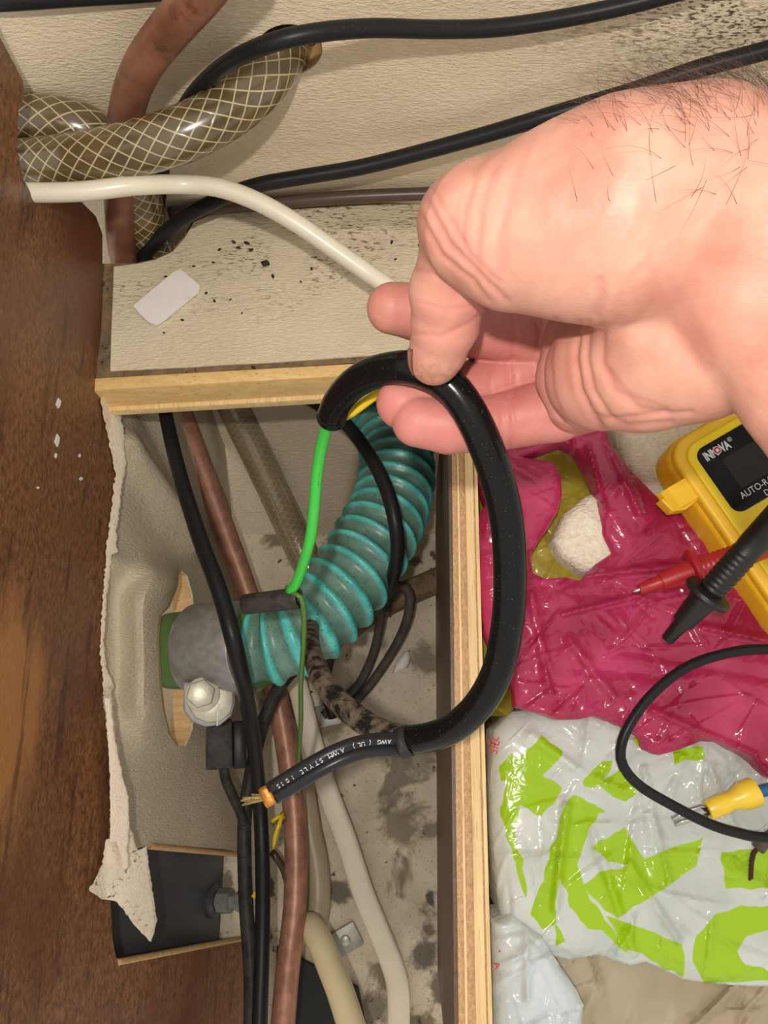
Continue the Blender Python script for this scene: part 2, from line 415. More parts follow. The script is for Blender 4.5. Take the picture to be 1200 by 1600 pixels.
def frames(C, up=None):
    T = np.gradient(C[:, :3], axis=0); T /= np.linalg.norm(T, axis=1)[:, None] + 1e-12
    N = np.zeros_like(T)
    a = np.array(up if up is not None else (0.13, .21, 1.0)); a = a / np.linalg.norm(a)
    if abs(a @ T[0]) > .95: a = np.array([1.0, .2, 0])
    v = a - T[0] * (a @ T[0]); N[0] = v / np.linalg.norm(v)
    for i in range(1, len(T)):
        if up is not None: v = a - T[i] * (a @ T[i])
        else: v = N[i - 1] - T[i] * (N[i - 1] @ T[i])
        N[i] = v / (np.linalg.norm(v) + 1e-12)
    return T, N, np.cross(T, N)
def tube(name, P, r, mat, parent=None, seg=16, step=.004, rfun=None, flat=None, up=None, n=12, caps=True, attrs=None):
    """P rows: world xyz (optionally a 4th column radius); r radius in metres"""
    P = np.asarray(P, float)
    if P.shape[1] == 3: P = np.c_[P, np.full(len(P), r)]
    C, s = resample(spline(P, n), step)
    T, N, B = frames(C, up); m = len(C)
    a = np.linspace(0, 2 * math.pi, seg, endpoint=False)
    R = C[:, 3][:, None] * np.ones((1, seg)); att = None
    if rfun is not None: R, att = rfun(s[:, None], a[None, :], R)
    fx, fy = flat or (1, 1)
    if flat and flat[0] != flat[1]:
        ca = np.sign(np.cos(a)) * np.abs(np.cos(a)) ** .55; sa = np.sign(np.sin(a)) * np.abs(np.sin(a)) ** .55
    else: ca, sa = np.cos(a), np.sin(a)
    V = C[:, None, :3] + N[:, None, :] * (R * ca * fx)[..., None] + B[:, None, :] * (R * sa * fy)[..., None]
    V = V.reshape(-1, 3); faces = []; uvs = []
    for i in range(m - 1):
        for j in range(seg):
            k = (j + 1) % seg
            faces.append((i * seg + j, i * seg + k, (i + 1) * seg + k, (i + 1) * seg + j))
            u0, u1 = s[i] * 100, s[i + 1] * 100; v0, v1 = j / seg, (j + 1) / seg
            uvs += [(u0, v0), (u0, v1), (u1, v1), (u1, v0)]
    if caps:
        faces.append(tuple(range(seg - 1, -1, -1))); uvs += [(0, 0)] * seg
        faces.append(tuple((m - 1) * seg + j for j in range(seg))); uvs += [(s[-1] * 100, 0)] * seg
    at = {'rib': att.ravel()} if att is not None else None
    return link(name, V, faces, mat, parent, True, uvs, at)
def pts(*rows):
    """rows (px, py, mode, value): mode 'd' camera depth in cm, 'z' height in cm, 'y' distance in front of the back wall in cm"""
    out = []
    for px, py, m, v in rows:
        if m == 'd': out.append(pd(px, py, v / 100))
        elif m == 'z': out.append(pz(px, py, v / 100))
        else: out.append(pyw(px, py, YW - v / 100))
    return np.array(out)
def dens(poly, step):
    out = []
    for i in range(len(poly)):
        a = np.array(poly[i], float); b = np.array(poly[(i + 1) % len(poly)], float)
        k = max(1, int(np.linalg.norm(b - a) / step))
        for t in range(k): out.append(tuple(a + (b - a) * t / k))
    return out
def sheet(name, outer, step, mapf, thick, mat, parent=None, holes=(), smooth=True, attrs=None, jag=0, edge_mat=None):
    """solid sheet: outline (pixels) with inner grid, mapped to world by mapf(px,py)->Nx3, thickness vector 'thick'"""
    outer = dens(outer, step); holes = [dens(h, step) for h in holes]
    if jag:
        rr = random.Random(5)
        outer = [(x + rr.uniform(-jag, jag), y + rr.uniform(-jag, jag) * .5) for x, y in outer]
    o = np.array(outer); x0, y0 = o.min(0); x1, y1 = o.max(0)
    gx, gy = np.meshgrid(np.arange(x0 + step * .5, x1, step), np.arange(y0 + step * .5, y1, step))
    gx = gx.ravel(); gy = gy.ravel()
    ok = inpoly(gx, gy, outer)
    for h in holes: ok &= ~inpoly(gx, gy, h)
    gx, gy = gx[ok], gy[ok]
    near = segdist(gx, gy, outer, True)
    for h in holes: near = np.minimum(near, segdist(gx, gy, h, True))
    ok = near > step * .35; gx, gy = gx[ok], gy[ok]
    P = list(outer); E = [(i, (i + 1) % len(outer)) for i in range(len(outer))]
    for h in holes:
        b = len(P); P += h; E += [(b + i, b + (i + 1) % len(h)) for i in range(len(h))]
    P += list(zip(gx, gy))
    rv, re, rf, *_ = delaunay_2d_cdt([Vector((float(a), float(b))) for a, b in P], E, [], 0, 1e-5)
    V = np.array([(v.x, v.y) for v in rv]); Fc = np.array([tuple(f) for f in rf])
    c = V[Fc].mean(1); ok = inpoly(c[:, 0], c[:, 1], outer)
    for h in holes: ok &= ~inpoly(c[:, 0], c[:, 1], h)
    Fc = Fc[ok]
    W = mapf(V[:, 0], V[:, 1]); n = len(W)
    a, b, cc = W[Fc[:, 0]], W[Fc[:, 1]], W[Fc[:, 2]]
    nn = np.cross(b - a, cc - a); view = CAM - a
    flip = (nn * view).sum(1) < 0
    Fc[flip] = Fc[flip][:, ::-1]
    th = thick(V[:, 0], V[:, 1]) if callable(thick) else np.asarray(thick, float)[None, :]
    W2 = W + th
    cnt = {}
    for f in Fc:
        for i in range(3):
            e = (f[i], f[(i + 1) % 3]); cnt[e] = cnt.get(e, 0) + 1
    faces = [tuple(f) for f in Fc] + [tuple(f[::-1] + n) for f in Fc]; nside = 0
    for (i, j) in list(cnt):
        if (j, i) not in cnt: faces.append((j, i, i + n, j + n)); nside += 1
    at = None
    if attrs:
        at = {k: np.r_[f(V[:, 0], V[:, 1]), f(V[:, 0], V[:, 1])] for k, f in attrs.items()}
    mats = [mat] + ([edge_mat] if edge_mat else [])
    fm = None
    if edge_mat: fm = [0] * len(Fc) + [1] * (len(Fc) + nside)
    ob = link(name, np.vstack([W, W2]), faces, mat, parent, smooth, None, at, mats, fm)
    ob.data.set_sharp_from_angle(angle=math.radians(50))
    return ob
def box_at(bm, mat4, sx, sy, sz, bev=0, seg=2):
    r = bmesh.ops.create_cube(bm, size=1, matrix=mat4 @ Matrix.Diagonal((sx, sy, sz, 1)))
    if bev:
        es = list({e for v in r['verts'] for e in v.link_edges})
        bmesh.ops.bevel(bm, geom=es, offset=bev, segments=seg, affect='EDGES', profile=.5)
def prism(name, poly2d, z0, z1, M, mat, parent, bev=0, seg=2, smooth=True):
    """polygon in local xy, extruded z0..z1, placed by matrix M"""
    bm = bmesh.new(); vs = [bm.verts.new((x, y, z0)) for x, y in poly2d]
    f = bm.faces.new(vs); r = bmesh.ops.extrude_face_region(bm, geom=[f])
    vv = [e for e in r['geom'] if isinstance(e, bmesh.types.BMVert)]
    bmesh.ops.translate(bm, verts=vv, vec=(0, 0, z1 - z0))
    bmesh.ops.recalc_face_normals(bm, faces=bm.faces)
    if bev:
        top = [e for e in bm.edges if all(abs(v.co.z - z1) < 1e-7 for v in e.verts)]
        bmesh.ops.bevel(bm, geom=top, offset=bev, segments=seg, affect='EDGES', profile=.5)
    bmesh.ops.transform(bm, matrix=M, verts=bm.verts)
    return bmlink(name, bm, mat, parent, smooth, 35)
def rrect(x0, y0, x1, y1, r, n=6):
    out = []
    for cx, cy, a0 in ((x1 - r, y1 - r, 0), (x0 + r, y1 - r, 90), (x0 + r, y0 + r, 180), (x1 - r, y0 + r, 270)):
        for i in range(n + 1):
            a = math.radians(a0 + 90 * i / n); out.append((cx + r * math.cos(a), cy + r * math.sin(a)))
    return out
def lathe(name, prof, M, mat, parent, seg=20, smooth=True):
    """prof rows (z along axis, radius); M places local z axis"""
    V = []; Fs = []
    for z, r in prof:
        for j in range(seg):
            a = 2 * math.pi * j / seg; V.append(M @ Vector((r * math.cos(a), r * math.sin(a), z)))
    m = len(prof)
    for i in range(m - 1):
        for j in range(seg):
            k = (j + 1) % seg; Fs.append((i * seg + j, i * seg + k, (i + 1) * seg + k, (i + 1) * seg + j))
    Fs.append(tuple(range(seg - 1, -1, -1))); Fs.append(tuple((m - 1) * seg + j for j in range(seg)))
    o = link(name, V, Fs, mat, parent, smooth); o.data.set_sharp_from_angle(angle=math.radians(40)); return o
def axis_matrix(a, b, roll_up=(0, 0, 1)):
    """origin a, local z towards b"""
    a, b = Vector(a), Vector(b); z = (b - a).normalized(); u = Vector(roll_up)
    if abs(u.dot(z)) > .95: u = Vector((1, 0, 0))
    x = u.cross(z).normalized(); y = z.cross(x)
    m = Matrix((x, y, z)).transposed().to_4x4(); m.translation = a; return m
def text_mesh(name, s, size, M, mat, parent, extrude=.00008, align='LEFT', shear=0, bold=0):
    c = bpy.data.curves.new(name, 'FONT'); c.body = s; c.size = size; c.extrude = extrude; c.align_x = align; c.shear = shear; c.offset = bold
    c.resolution_u = 3
    t = bpy.data.objects.new(name, c); COL.objects.link(t)
    dg = bpy.context.evaluated_depsgraph_get(); me = bpy.data.meshes.new_from_object(t.evaluated_get(dg))
    bpy.data.objects.remove(t); me.transform(M); me.materials.clear(); me.materials.append(MT[mat])
    o = bpy.data.objects.new(name, me); COL.objects.link(o)
    if parent is not None: o.parent = parent
    return o

# ================================================================== SETTING
ZS = .24                                     # shelf / divider top height
YW = float(pz(480, 322, ZS)[1])              # back wall distance
XL = float(pz(160, 500, ZS)[0])              # side panel plane

# back wall: vinyl over a board, with the hose hole
def wallmap(off, amp=.0016):
    def f(px, py):
        p = pyw(px, py, YW + off)
        b = amp * (vnoise(p[:, 0] * 22, p[:, 2] * 30, 3) - .5) * 2 + amp * 1.2 * np.exp(-((p[:, 2] - .275 - .1 * p[:, 0]) / .008) ** 2) * vnoise(p[:, 0] * 14, p[:, 2] * 3, 8)
        p[:, 1] -= b; return p
    return f
hole = [(452 + 52 * math.cos(a), 78 + 40 * math.sin(a)) for a in np.linspace(0, 2 * math.pi, 28, endpoint=False)]
wb = sheet('wall_back', [(-260, -260), (1460, -260), (1460, 335), (420, 335), (420, 520), (-260, 520)], 14, wallmap(0), (0, .001, 0), 'vinyl_wall', holes=[hole])
tag(wb, kind='structure', label='cream embossed vinyl back wall with a hose hole')
sheet('board', [(-260, -260), (1460, -260), (1460, 335), (-260, 335)], 30, lambda x, y: pyw(x, y, YW + .0012), (0, .012, 0), 'raw_wood', wb, holes=[hole], smooth=False)
bm = bmesh.new(); box_at(bm, Matrix.Translation((0, YW + .09, .26)), 1.1, .004, .7); bmlink('backing', bm, 'black_gap', wb)

# shelf with notch, its lining and its plywood front edge
shelf = thing('shelf', 'cream lined shelf with a notched corner and pale plywood front edge', 'shelf', (0, 0, 0))
back = [(300, 345), (330, 336), (420, 330), (540, 322), (660, 316), (900, 308), (1300, 295)]
notch = [(158, 412), (212, 411), (240, 405), (268, 392), (288, 368)]
front = [(1300, 528), (900, 545), (640, 552), (400, 569), (160, 590)]
sheet('board', notch + back + [(1300, 540), (640, 560), (150, 598)], 20, lambda x, y: pz(x, y, ZS), (0, 0, -.012), 'ply_board', shelf, smooth=False)
def shelfmap(px, py):
    p = pz(px, py, ZS + .0012)
    w1 = .0016 * np.exp(-((py - 372 - .05 * (px - 560) + 18 * np.sin(px * .013)) / 10) ** 2) * np.clip((px - 420) / 120, 0, 1)
    p[:, 2] += .0008 * (vnoise(p[:, 0] * 40, p[:, 1] * 50, 5) - .5) + w1; return p
sheet('lining', [(178, 417), (214, 413), (242, 407), (270, 394), (290, 370), (303, 347)] + back[1:] + [(1300, 527), (900, 544), (640, 551), (400, 568), (172, 579)], 7, shelfmap, (0, 0, -.001), 'vinyl_shelf', shelf)
e0, e1 = pz(148, 594, ZS), pz(1300, 529, ZS)
ex = Vector(e1 - e0); L = ex.length; ex.normalize(); ey = Vector((-ex.y, ex.x, 0))
M = Matrix((ex, ey, Vector((0, 0, 1)))).transposed().to_4x4(); M.translation = Vector(e0)
prism('edge_strip', [(0, -.006), (L, -.006), (L, .001), (0, .001)], -.020, .0008, M, 'ply_edge', shelf, .0012)
prism('lower_lip', [(0, -.0085), (L, -.0085), (L, .001), (0, .001)], -.026, -.0202, M, 'ply_pale', shelf, .001)
crumbs = []
rr = random.Random(3)
cr = [(365, 378, 4), (372, 387, 4), (343, 390, 3), (386, 380, 5), (392, 391, 4), (415, 412, 8), (426, 431, 4), (487, 420, 3), (303, 416, 3), (333, 410, 3), (460, 362, 6), (612, 378, 4), (618, 405, 3),
      (232, 476, 3), (335, 470, 3), (285, 500, 3), (360, 468, 2), (256, 520, 2), (259, 432, 3), (322, 458, 3), (378, 489, 2), (396, 574, 4), (470, 440, 2), (540, 402, 3), (655, 384, 3), (575, 420, 2)]
for i, (x, y, s) in enumerate(cr):
    bm = bmesh.new(); bmesh.ops.create_icosphere(bm, subdivisions=1, radius=1)
    for v in bm.verts: v.co *= rr.uniform(.7, 1.2)
    k = s * .36 / F
    p = pz(x, y, ZS + .0016)
    bmesh.ops.transform(bm, matrix=Matrix.Translation(p) @ Matrix.Rotation(rr.uniform(0, 3), 4, 'Z') @ Matrix.Diagonal((k * 1.3, k * .8, k * .6, 1)), verts=bm.verts)
    crumbs.append(bm)
me_all = bmesh.new()
for b in crumbs:
    t = bpy.data.meshes.new('t'); b.to_mesh(t); b.free(); me_all.from_mesh(t); bpy.data.meshes.remove(t)
co = bmlink('crumbs', me_all, 'crumb', None); tag(co, 'dark dirt crumbs scattered over the cream shelf lining', 'dirt', kind='stuff')
co.data.polygons.foreach_set('use_smooth', np.ones(len(co.data.polygons), bool))

# left side panel of brown laminate
pan = [(-320, -200), (-60, -60), (0, 58), (36, 126), (38, 148), (29, 172), (27, 232), (36, 280), (50, 305), (90, 312), (128, 316), (150, 338), (160, 366), (160, 420), (156, 598), (160, 640), (182, 735),
       (178, 790), (170, 850), (163, 930), (158, 1010), (162, 1085), (172, 1135), (178, 1210), (180, 1320), (172, 1400), (176, 1470), (184, 1506), (250, 1494), (330, 1478), (398, 1460), (398, 1900), (-320, 1900)]
def leftmap(off):
    """vertical above the torn edge, leaning inwards further down"""
    def f(px, py):
        n1 = np.array([1.0, 0, 0]); a = pplane(px, py, n1, XL + off)
        n2 = np.array([1.0, 0, LEAN]); b = pplane(px, py, n2, XL + off + LEAN * ZLEAN)
        return np.where((a[:, 2] < ZLEAN)[:, None], b, a)
    return f
ZLEAN = .215
LEAN = .245
wl = sheet('wall_left', pan, 16, leftmap(.0), (-.006, 0, 0), 'brown', smooth=True, edge_mat='ply_board')
tag(wl, kind='structure', label='brown laminate side panel with worn patches and a torn edge')

for (x, y, a, b) in ((92, 630, 4, 8), (90, 688, 4, 10), (127, 748, 3, 3), (125, 712, 2, 3), (60, 762, 2, 2), (88, 712, 2, 4)):
    c = leftmap(.0004)(np.array([x - a, x, x + a, x + a * .6, x, x - a * .5]), np.array([y + b * .3, y - b, y - b * .4, y + b * .5, y + b, y + b * .6]))
    n_ = len(c); c2 = c + np.array([-.0004, 0, 0])
    link('paint_fleck', np.vstack([c, c2]), [tuple(range(n_)), tuple(range(2 * n_ - 1, n_ - 1, -1))] + [(i, (i + 1) % n_, (i + 1) % n_ + n_, i + n_) for i in range(n_)], 'tag', wl, False)
# lining panel below the shelf, bulged, with the hose hole
def lin(px, py, off=-.006):
    n2 = np.array([1.0, 0, LEAN]); p = pplane(px, py, n2, XL + off + LEAN * ZLEAN)
    def ridge(a, b, wd, h):
        d = segdist(px, py, [a, b]); return h * np.exp(-(d / wd) ** 2)
    bl = ridge((190, 690), (300, 850), 20, .010) - ridge((235, 640), (330, 830), 16, .006) + ridge((165, 880), (250, 905), 24, .006)
    bl = bl + ridge((310, 620), (330, 720), 14, .004) + .002 * (vnoise(px / 60, py / 80, 4) - .5)
    p[:, 0] += bl
    v = CAM - p; v /= np.linalg.norm(v, axis=1)[:, None]
    return p + v * (.036 * np.exp(-(segdist(px, py, [(228, 940), (228, 1090)]) / 58) ** 2) * np.clip((px - 176) / 45, 0, 1))[:, None]
lhole = [(282, 890), (272, 898), (268, 925), (262, 948), (248, 962), (245, 1000), (247, 1060), (253, 1110), (262, 1145), (275, 1165), (290, 1166), (300, 1140), (306, 1060), (306, 985), (302, 930), (294, 900)]
liner = sheet('wall_lining', [(130, 560), (345, 560), (350, 700), (368, 880), (384, 960), (388, 1100), (384, 1330), (236, 1318), (205, 1330), (130, 1335)], 6, lin, (-.0012, 0, 0), 'vinyl_lining', holes=[lhole])
tag(liner, kind='structure', label='grey-cream embossed vinyl lining below the shelf with a cut-out hole')
bh = [(282, 892), (274, 900), (270, 950), (268, 1100), (276, 1160), (286, 1162), (297, 1130), (298, 1000), (294, 920), (288, 900)]
sheet('board', [(238, 800), (330, 800), (360, 880), (378, 960), (380, 1100), (376, 1240), (238, 1240)], 10, lambda x, y: lin(x, y, -.0085), (-.014, 0, 0), 'raw_wood', liner,
      holes=[[(x * 1.0 + (3 if x < 275 else 0), y) for x, y in lhole]], smooth=False)

# floor of the deep compartment and of the side locker
fl = sheet('floor', [(150, 560), (760, 560), (760, 1800), (150, 1800)], 30, lambda x, y: pz(x, y, 0.0), (0, 0, -.01), 'floor', smooth=False)
tag(fl, kind='structure', label='stained cream floor of the deep compartment')
def lowback(px, py):
    a = pz(600, 625, .10); b = pz(600, 835, .0)
    n = np.cross(np.array([1.0, 0, 0]), b - a); n /= np.linalg.norm(n)
    return pplane(px, py, n, n @ a)
lb = sheet('wall_back_lower', [(200, 560), (760, 540), (760, 840), (200, 870)], 16, lambda x, y: lowback(x, y), (0, .004, -.004), 'vinyl_lining', smooth=False)
tag(lb, kind='structure', label='cream sloping boards at the back of the deep compartment')
for k, (y0, y1) in enumerate(((700, 706), (748, 753), (795, 798))):
    a = lowback(np.array([380, 700, 700, 380.]), np.array([y0 + 6, y0, y1, y1 + 6.]))
    n = np.array([0, -.5, .6]) * .0008
    link('board_joint', np.vstack([a + n, a]), [(0, 1, 2, 3), (4, 5, 6, 7), (0, 1, 5, 4), (2, 3, 7, 6), (1, 2, 6, 5), (3, 0, 4, 7)], 'vinyl_lining', lb, False)

# divider board: plywood layers on top edge, dark left face
div = thing('divider', 'plywood divider board with layered edge and dark brown left face', 'divider', (0, 0, 0))
dz = ZS + .001
lx_t, lx_b = 690, 716                       # left top corner of ply at py 700 / 1600
def lerp(a, b, t): return a + (b - a) * t
cols = [0, .20, .27, .52, .58, .82, .88, 1.0]
kinds = ['ply_dark', 'ply_pale', 'ply_dark', 'ply_pale', 'ply_pale', 'ply_dark', 'ply_pale']
hts = [0, .0006, -.0004, .0008, .0003, -.0005, .0004]
tl, tr = (704, 560), (741, 560)
bl_, br = (719, 1800), (775, 1800)
for i, k in enumerate(kinds):
    q = []
    for (ax, ay), (bx, by), f in ((tl, tr, cols[i]), (tl, tr, cols[i + 1]), (bl_, br, cols[i + 1]), (bl_, br, cols[i])):
        q.append(pz(lerp(ax, bx, f), ay, dz + hts[i]))
    q = np.array(q); lo = q.copy(); lo[:, 2] = .0; lo[:, 0] += .009
    link('ply_layer', np.vstack([q, lo]), [(3, 2, 1, 0), (4, 5, 6, 7), (0, 1, 5, 4), (1, 2, 6, 5), (2, 3, 7, 6), (3, 0, 4, 7)], k, div, False)
q = np.array([pz(tl[0] - 1, 560, dz), pz(tl[0], 560, dz), pz(bl_[0], 1800, dz), pz(bl_[0] - 2, 1800, dz)]); q[0, 0] -= .0012; q[3, 0] -= .0012
q[:, 2] -= .0008; lo = q.copy(); lo[:, 2] = 0; lo[:, 0] += .009
fc = link('face_veneer', np.vstack([q, lo]), [(3, 2, 1, 0), (4, 5, 6, 7), (0, 1, 5, 4), (1, 2, 6, 5), (2, 3, 7, 6), (3, 0, 4, 7)], 'divider_face', div, False)
lf = sheet('floor_locker', [(735, 420), (1500, 420), (1500, 1900), (772, 1900)], 40, lambda x, y: pz(x, y, .15), (0, 0, -.01), 'ply_board', smooth=False)
tag(lf, kind='structure', label='wooden floor of the locker under the bags')

# ================================================================== UPPER LEFT: PIPES AND CABLES
o = tube('copper_pipe', pts((372, -90, 'y', 4), (318, -15, 'y', 3.4), (262, 50, 'y', 2.8), (222, 105, 'y', 2.3), (200, 165, 'y', 2.0), (189, 240, 'y', 2.0), (187, 320, 'y', 2.2), (193, 400, 'y', 2.6),
                            (225, 510, 'z', 19), (262, 590, 'z', 15), (300, 690, 'z', 11), (345, 810, 'z', 8), (388, 930, 'z', 6), (424, 1050, 'z', 5), (448, 1170, 'z', 5), (461, 1290, 'z', 5.5), (461, 1410, 'z', 6), (448, 1530, 'z', 6.5), (436, 1680, 'z', 7)),
         .0075, 'copper', seg=20)
tag(o, 'tarnished copper pipe bending down through the shelf notch', 'pipe')

o = tube('braided_hose', pts((490, 40, 'y', -7), (470, 56, 'y', -3.6), (440, 84, 'y', -.6), (408, 128, 'y', 1.2), (362, 168, 'y', 2.4), (300, 203, 'y', 3.4), (230, 227, 'y', 3.9), (150, 246, 'y', 4.1), (60, 258, 'y', 3.8), (-30, 262, 'y', 3.4),
                             (-120, 250, 'y', 2.6), (-140, 222, 'y', 1.8), (-80, 200, 'y', 1.3), (0, 192, 'y', 1.2), (75, 190, 'y', 1.2), (140, 206, 'y', 1.3), (190, 245, 'y', 1.3), (216, 300, 'y', 1.3), (228, 350, 'y', 1.4), (248, 410, 'z', 21), (262, 470, 'z', 17)),
         .0112, 'hose', seg=28, step=.003)
tag(o, 'clear braided hose with olive tint running out of the wall hole', 'hose')

o = tube('reinforced_hose', pts((320, 545, 'z', 14), (345, 590, 'z', 12), (372, 650, 'z', 9), (405, 720, 'z', 6.8), (438, 790, 'z', 5), (470, 860, 'z', 3.5), (520, 960, 'z', 2.5)), .0116, 'tan_hose', seg=28, step=.003)
tag(o, 'dull tan reinforced hose running down behind the teal hose', 'hose')
cpts = pts((1300, -110, 'y', 1.2), (1140, -40, 'y', 1.2), (1020, -2, 'y', 1.2), (900, 25, 'y', 1.2), (780, 43, 'y', 1.4), (680, 46, 'y', 1.8), (580, 44, 'y', 2.6), (490, 52, 'y', 3.4), (410, 72, 'y', 3.6), (340, 110, 'y', 2.6), (290, 165, 'y', 1.4), (262, 230, 'y', .9), (250, 300, 'y', .9), (246, 360, 'y', .9),
                            (243, 430, 'z', 21.5), (246, 540, 'z', 20), (256, 630, 'z', 19), (278, 730, 'z', 19.5), (312, 840, 'z', 20.6), (345, 930, 'z', 21.2), (372, 1030, 'z', 20.6), (392, 1130, 'z', 14), (404, 1230, 'z', 9.5), (410, 1340, 'z', 9), (410, 1460, 'z', 9), (404, 1640, 'z', 10))
o = tube('black_cable', np.c_[cpts, np.interp(np.arange(len(cpts)), [0, 13, 18, 40], [.0033, .0033, .0044, .0050])], .0033, 'rubber', seg=14)
tag(o, 'black cable arching over the braided hose and dropping through the notch', 'cable')
o = tube('black_cable', pts((1440, -2, 'y', 1.2), (1290, 50, 'y', 1.2), (1200, 78, 'y', 1.2), (1090, 108, 'y', 1.2), (980, 145, 'y', 1.2), (880, 174, 'y', 1.3), (760, 210, 'y', 1.3), (650, 240, 'y', 1.4), (560, 262, 'y', 1.6), (470, 277, 'y', 1.8), (400, 290, 'y', 2.0), (340, 312, 'y', 2.2), (285, 342, 'y', 2.3), (245, 376, 'y', 2.4), (224, 404, 'y', 2.6),
                            (215, 450, 'z', 21)),
         .0037, 'rubber', seg=14)
tag(o, 'thick black cable slanting down the wall from the upper right', 'cable')
o = tube('brown_cable', pts((1280, 276, 'y', .5), (1080, 284, 'y', .5), (900, 292, 'y', .5), (760, 300, 'y', .5), (660, 303, 'y', .5), (540, 308, 'y', .5), (420, 318, 'y', .5), (330, 326, 'y', .5), (265, 333, 'y', .6)), .0034, 'brown_cable', seg=12)
tag(o, 'brown cable lying in the corner where shelf meets wall', 'cable')
o = tube('white_cable', pts((-30, 296, 'd', 32.5), (48, 301, 'd', 32.5), (130, 299, 'd', 32.6), (210, 290, 'd', 33), (280, 288, 'd', 34), (340, 293, 'd', 34), (400, 314, 'd', 34), (460, 347, 'd', 34.2), (520, 388, 'd', 34.6), (580, 430, 'd', 35), (640, 470, 'd', 35.6), (720, 520, 'd', 36.5)),
         .0041, 'white_cable', seg=16)
tag(o, 'white round cable crossing above the lined shelf', 'cable')
o = tube('black_cable', pts((-60, 8, 'y', .5), (20, 5, 'y', .5), (120, -2, 'y', .5), (230, -9, 'y', .5), (330, -20, 'y', .5)), .0028, 'rubber', seg=12)
tag(o, 'black cable at the very top left corner of the picture', 'cable')

# white plastic chip on the shelf
def tagmap(px, py): return pz(px, py, ZS + .004)
o = sheet('plastic_chip', [(208, 478), (272, 424), (282, 421), (302, 437), (312, 446), (310, 454), (258, 497), (243, 507), (234, 504), (222, 494)], 6, tagmap, (0, 0, -.0018), 'tag', smooth=False)
tag(o, 'white plastic chip with rounded corners lying on the shelf', 'plastic chip')

# ================================================================== LOWER LEFT: torn strip, tank opening
def tornmap(off):
    def f(px, py):
        p = leftmap(0)(px, py); v = (CAM - p); v /= np.linalg.norm(v, axis=1)[:, None]
        return p + v * off(px, py)[:, None]
    return f
torn = thing('torn_lining', 'torn strip of cream vinyl hanging from the brown panel edge', 'torn vinyl')
t1 = [(157, 622), (176, 622), (186, 640), (193, 672), (194, 700), (196, 738), (190, 752), (187, 790), (181, 830), (182, 862), (174, 866), (171, 890), (165, 940), (161, 1000), (165, 1040), (172, 1060), (176, 1070), (170, 1090), (162, 1088), (156, 1010), (161, 930), (167, 850), (175, 790), (180, 740), (166, 670)]
sheet('torn_backing', t1, 4, tornmap(lambda x, y: .002 + .001 * vnoise(x / 9, y / 9, 2)), (0, 0, -.001), 'torn_fleece', torn, jag=1.6)
t2 = [(160, 1088), (172, 1070), (177, 1120), (186, 1190), (196, 1270), (214, 1330), (228, 1322), (238, 1400), (245, 1440), (236, 1472), (218, 1455), (205, 1440), (192, 1420), (180, 1408), (160, 1405), (138, 1390), (146, 1378), (160, 1350), (165, 1312), (172, 1310), (172, 1200), (166, 1130)]
sheet('torn_flap', t2, 4, tornmap(lambda x, y: .006 + .014 * np.clip((x - 165) / 75, 0, 1) * np.clip((y - 1060) / 250, 0, 1) + .0012 * vnoise(x / 20, y / 30, 6)), (0, 0, -.0012), 'vinyl_torn', torn, jag=1.2)
t3 = [(164, 1090), (172, 1092), (178, 1150), (190, 1210), (200, 1245), (201, 1290), (198, 1330), (200, 1356), (192, 1358), (188, 1335), (182, 1315), (172, 1315), (172, 1210)]
sheet('torn_fold', t3, 4, tornmap(lambda x, y: .014 + .012 * np.clip((x - 160) / 60, 0, 1)), (0, 0, -.001), 'torn_fleece', torn, jag=1.0)

n2 = np.array([1.0, 0, LEAN])
def deep(off): return lambda px, py: pplane(px, py, n2, XL + off + LEAN * ZLEAN)
tank = thing('grey_tank', 'dark blue-grey tank seen through the opening below the lining', 'tank')
sheet('tank_body', [(120, 1290), (378, 1300), (400, 1420), (398, 1520), (120, 1560)], 20, deep(-.02), (-.06, 0, 0), 'tank', tank, smooth=False)
a = pplane(*np.array([[332.], [1408.]]), n2, XL - .020 + LEAN * ZLEAN)[0]; b = pplane(*np.array([[384.], [1408.]]), n2, XL + .006 + LEAN * ZLEAN)[0]
M = axis_matrix(a, b)
Lf = (Vector(b) - Vector(a)).length
lathe('flange', [(0, .0105), (.002, .0105), (.003, .008), (.004, .007)], M, 'tank', tank)
lathe('fitting', [(.003, .0055), (Lf * .2, .0055), (Lf * .22, .008), (Lf * .55, .008), (Lf * .57, .005), (Lf * .75, .005), (Lf * .77, .0068), (Lf, .0068)], M, 'fitting', tank, seg=8)
def rim(name, P0, P1, wd, mat, parent, off):
    p = [deep(off)(np.array([float(x)]), np.array([float(y)]))[0] for x, y in (P0, P1)]
    return tube(name, np.array([p[0], (p[0] + p[1]) / 2, p[1]]), wd, mat, parent, seg=8, flat=(1, 1))
rim('cut_edge', (180, 1506), (398, 1464), .0022, 'raw_wood', wl, -.002)
rim('cut_edge', (232, 1322), (384, 1336), .0018, 'raw_wood', liner, -.006)

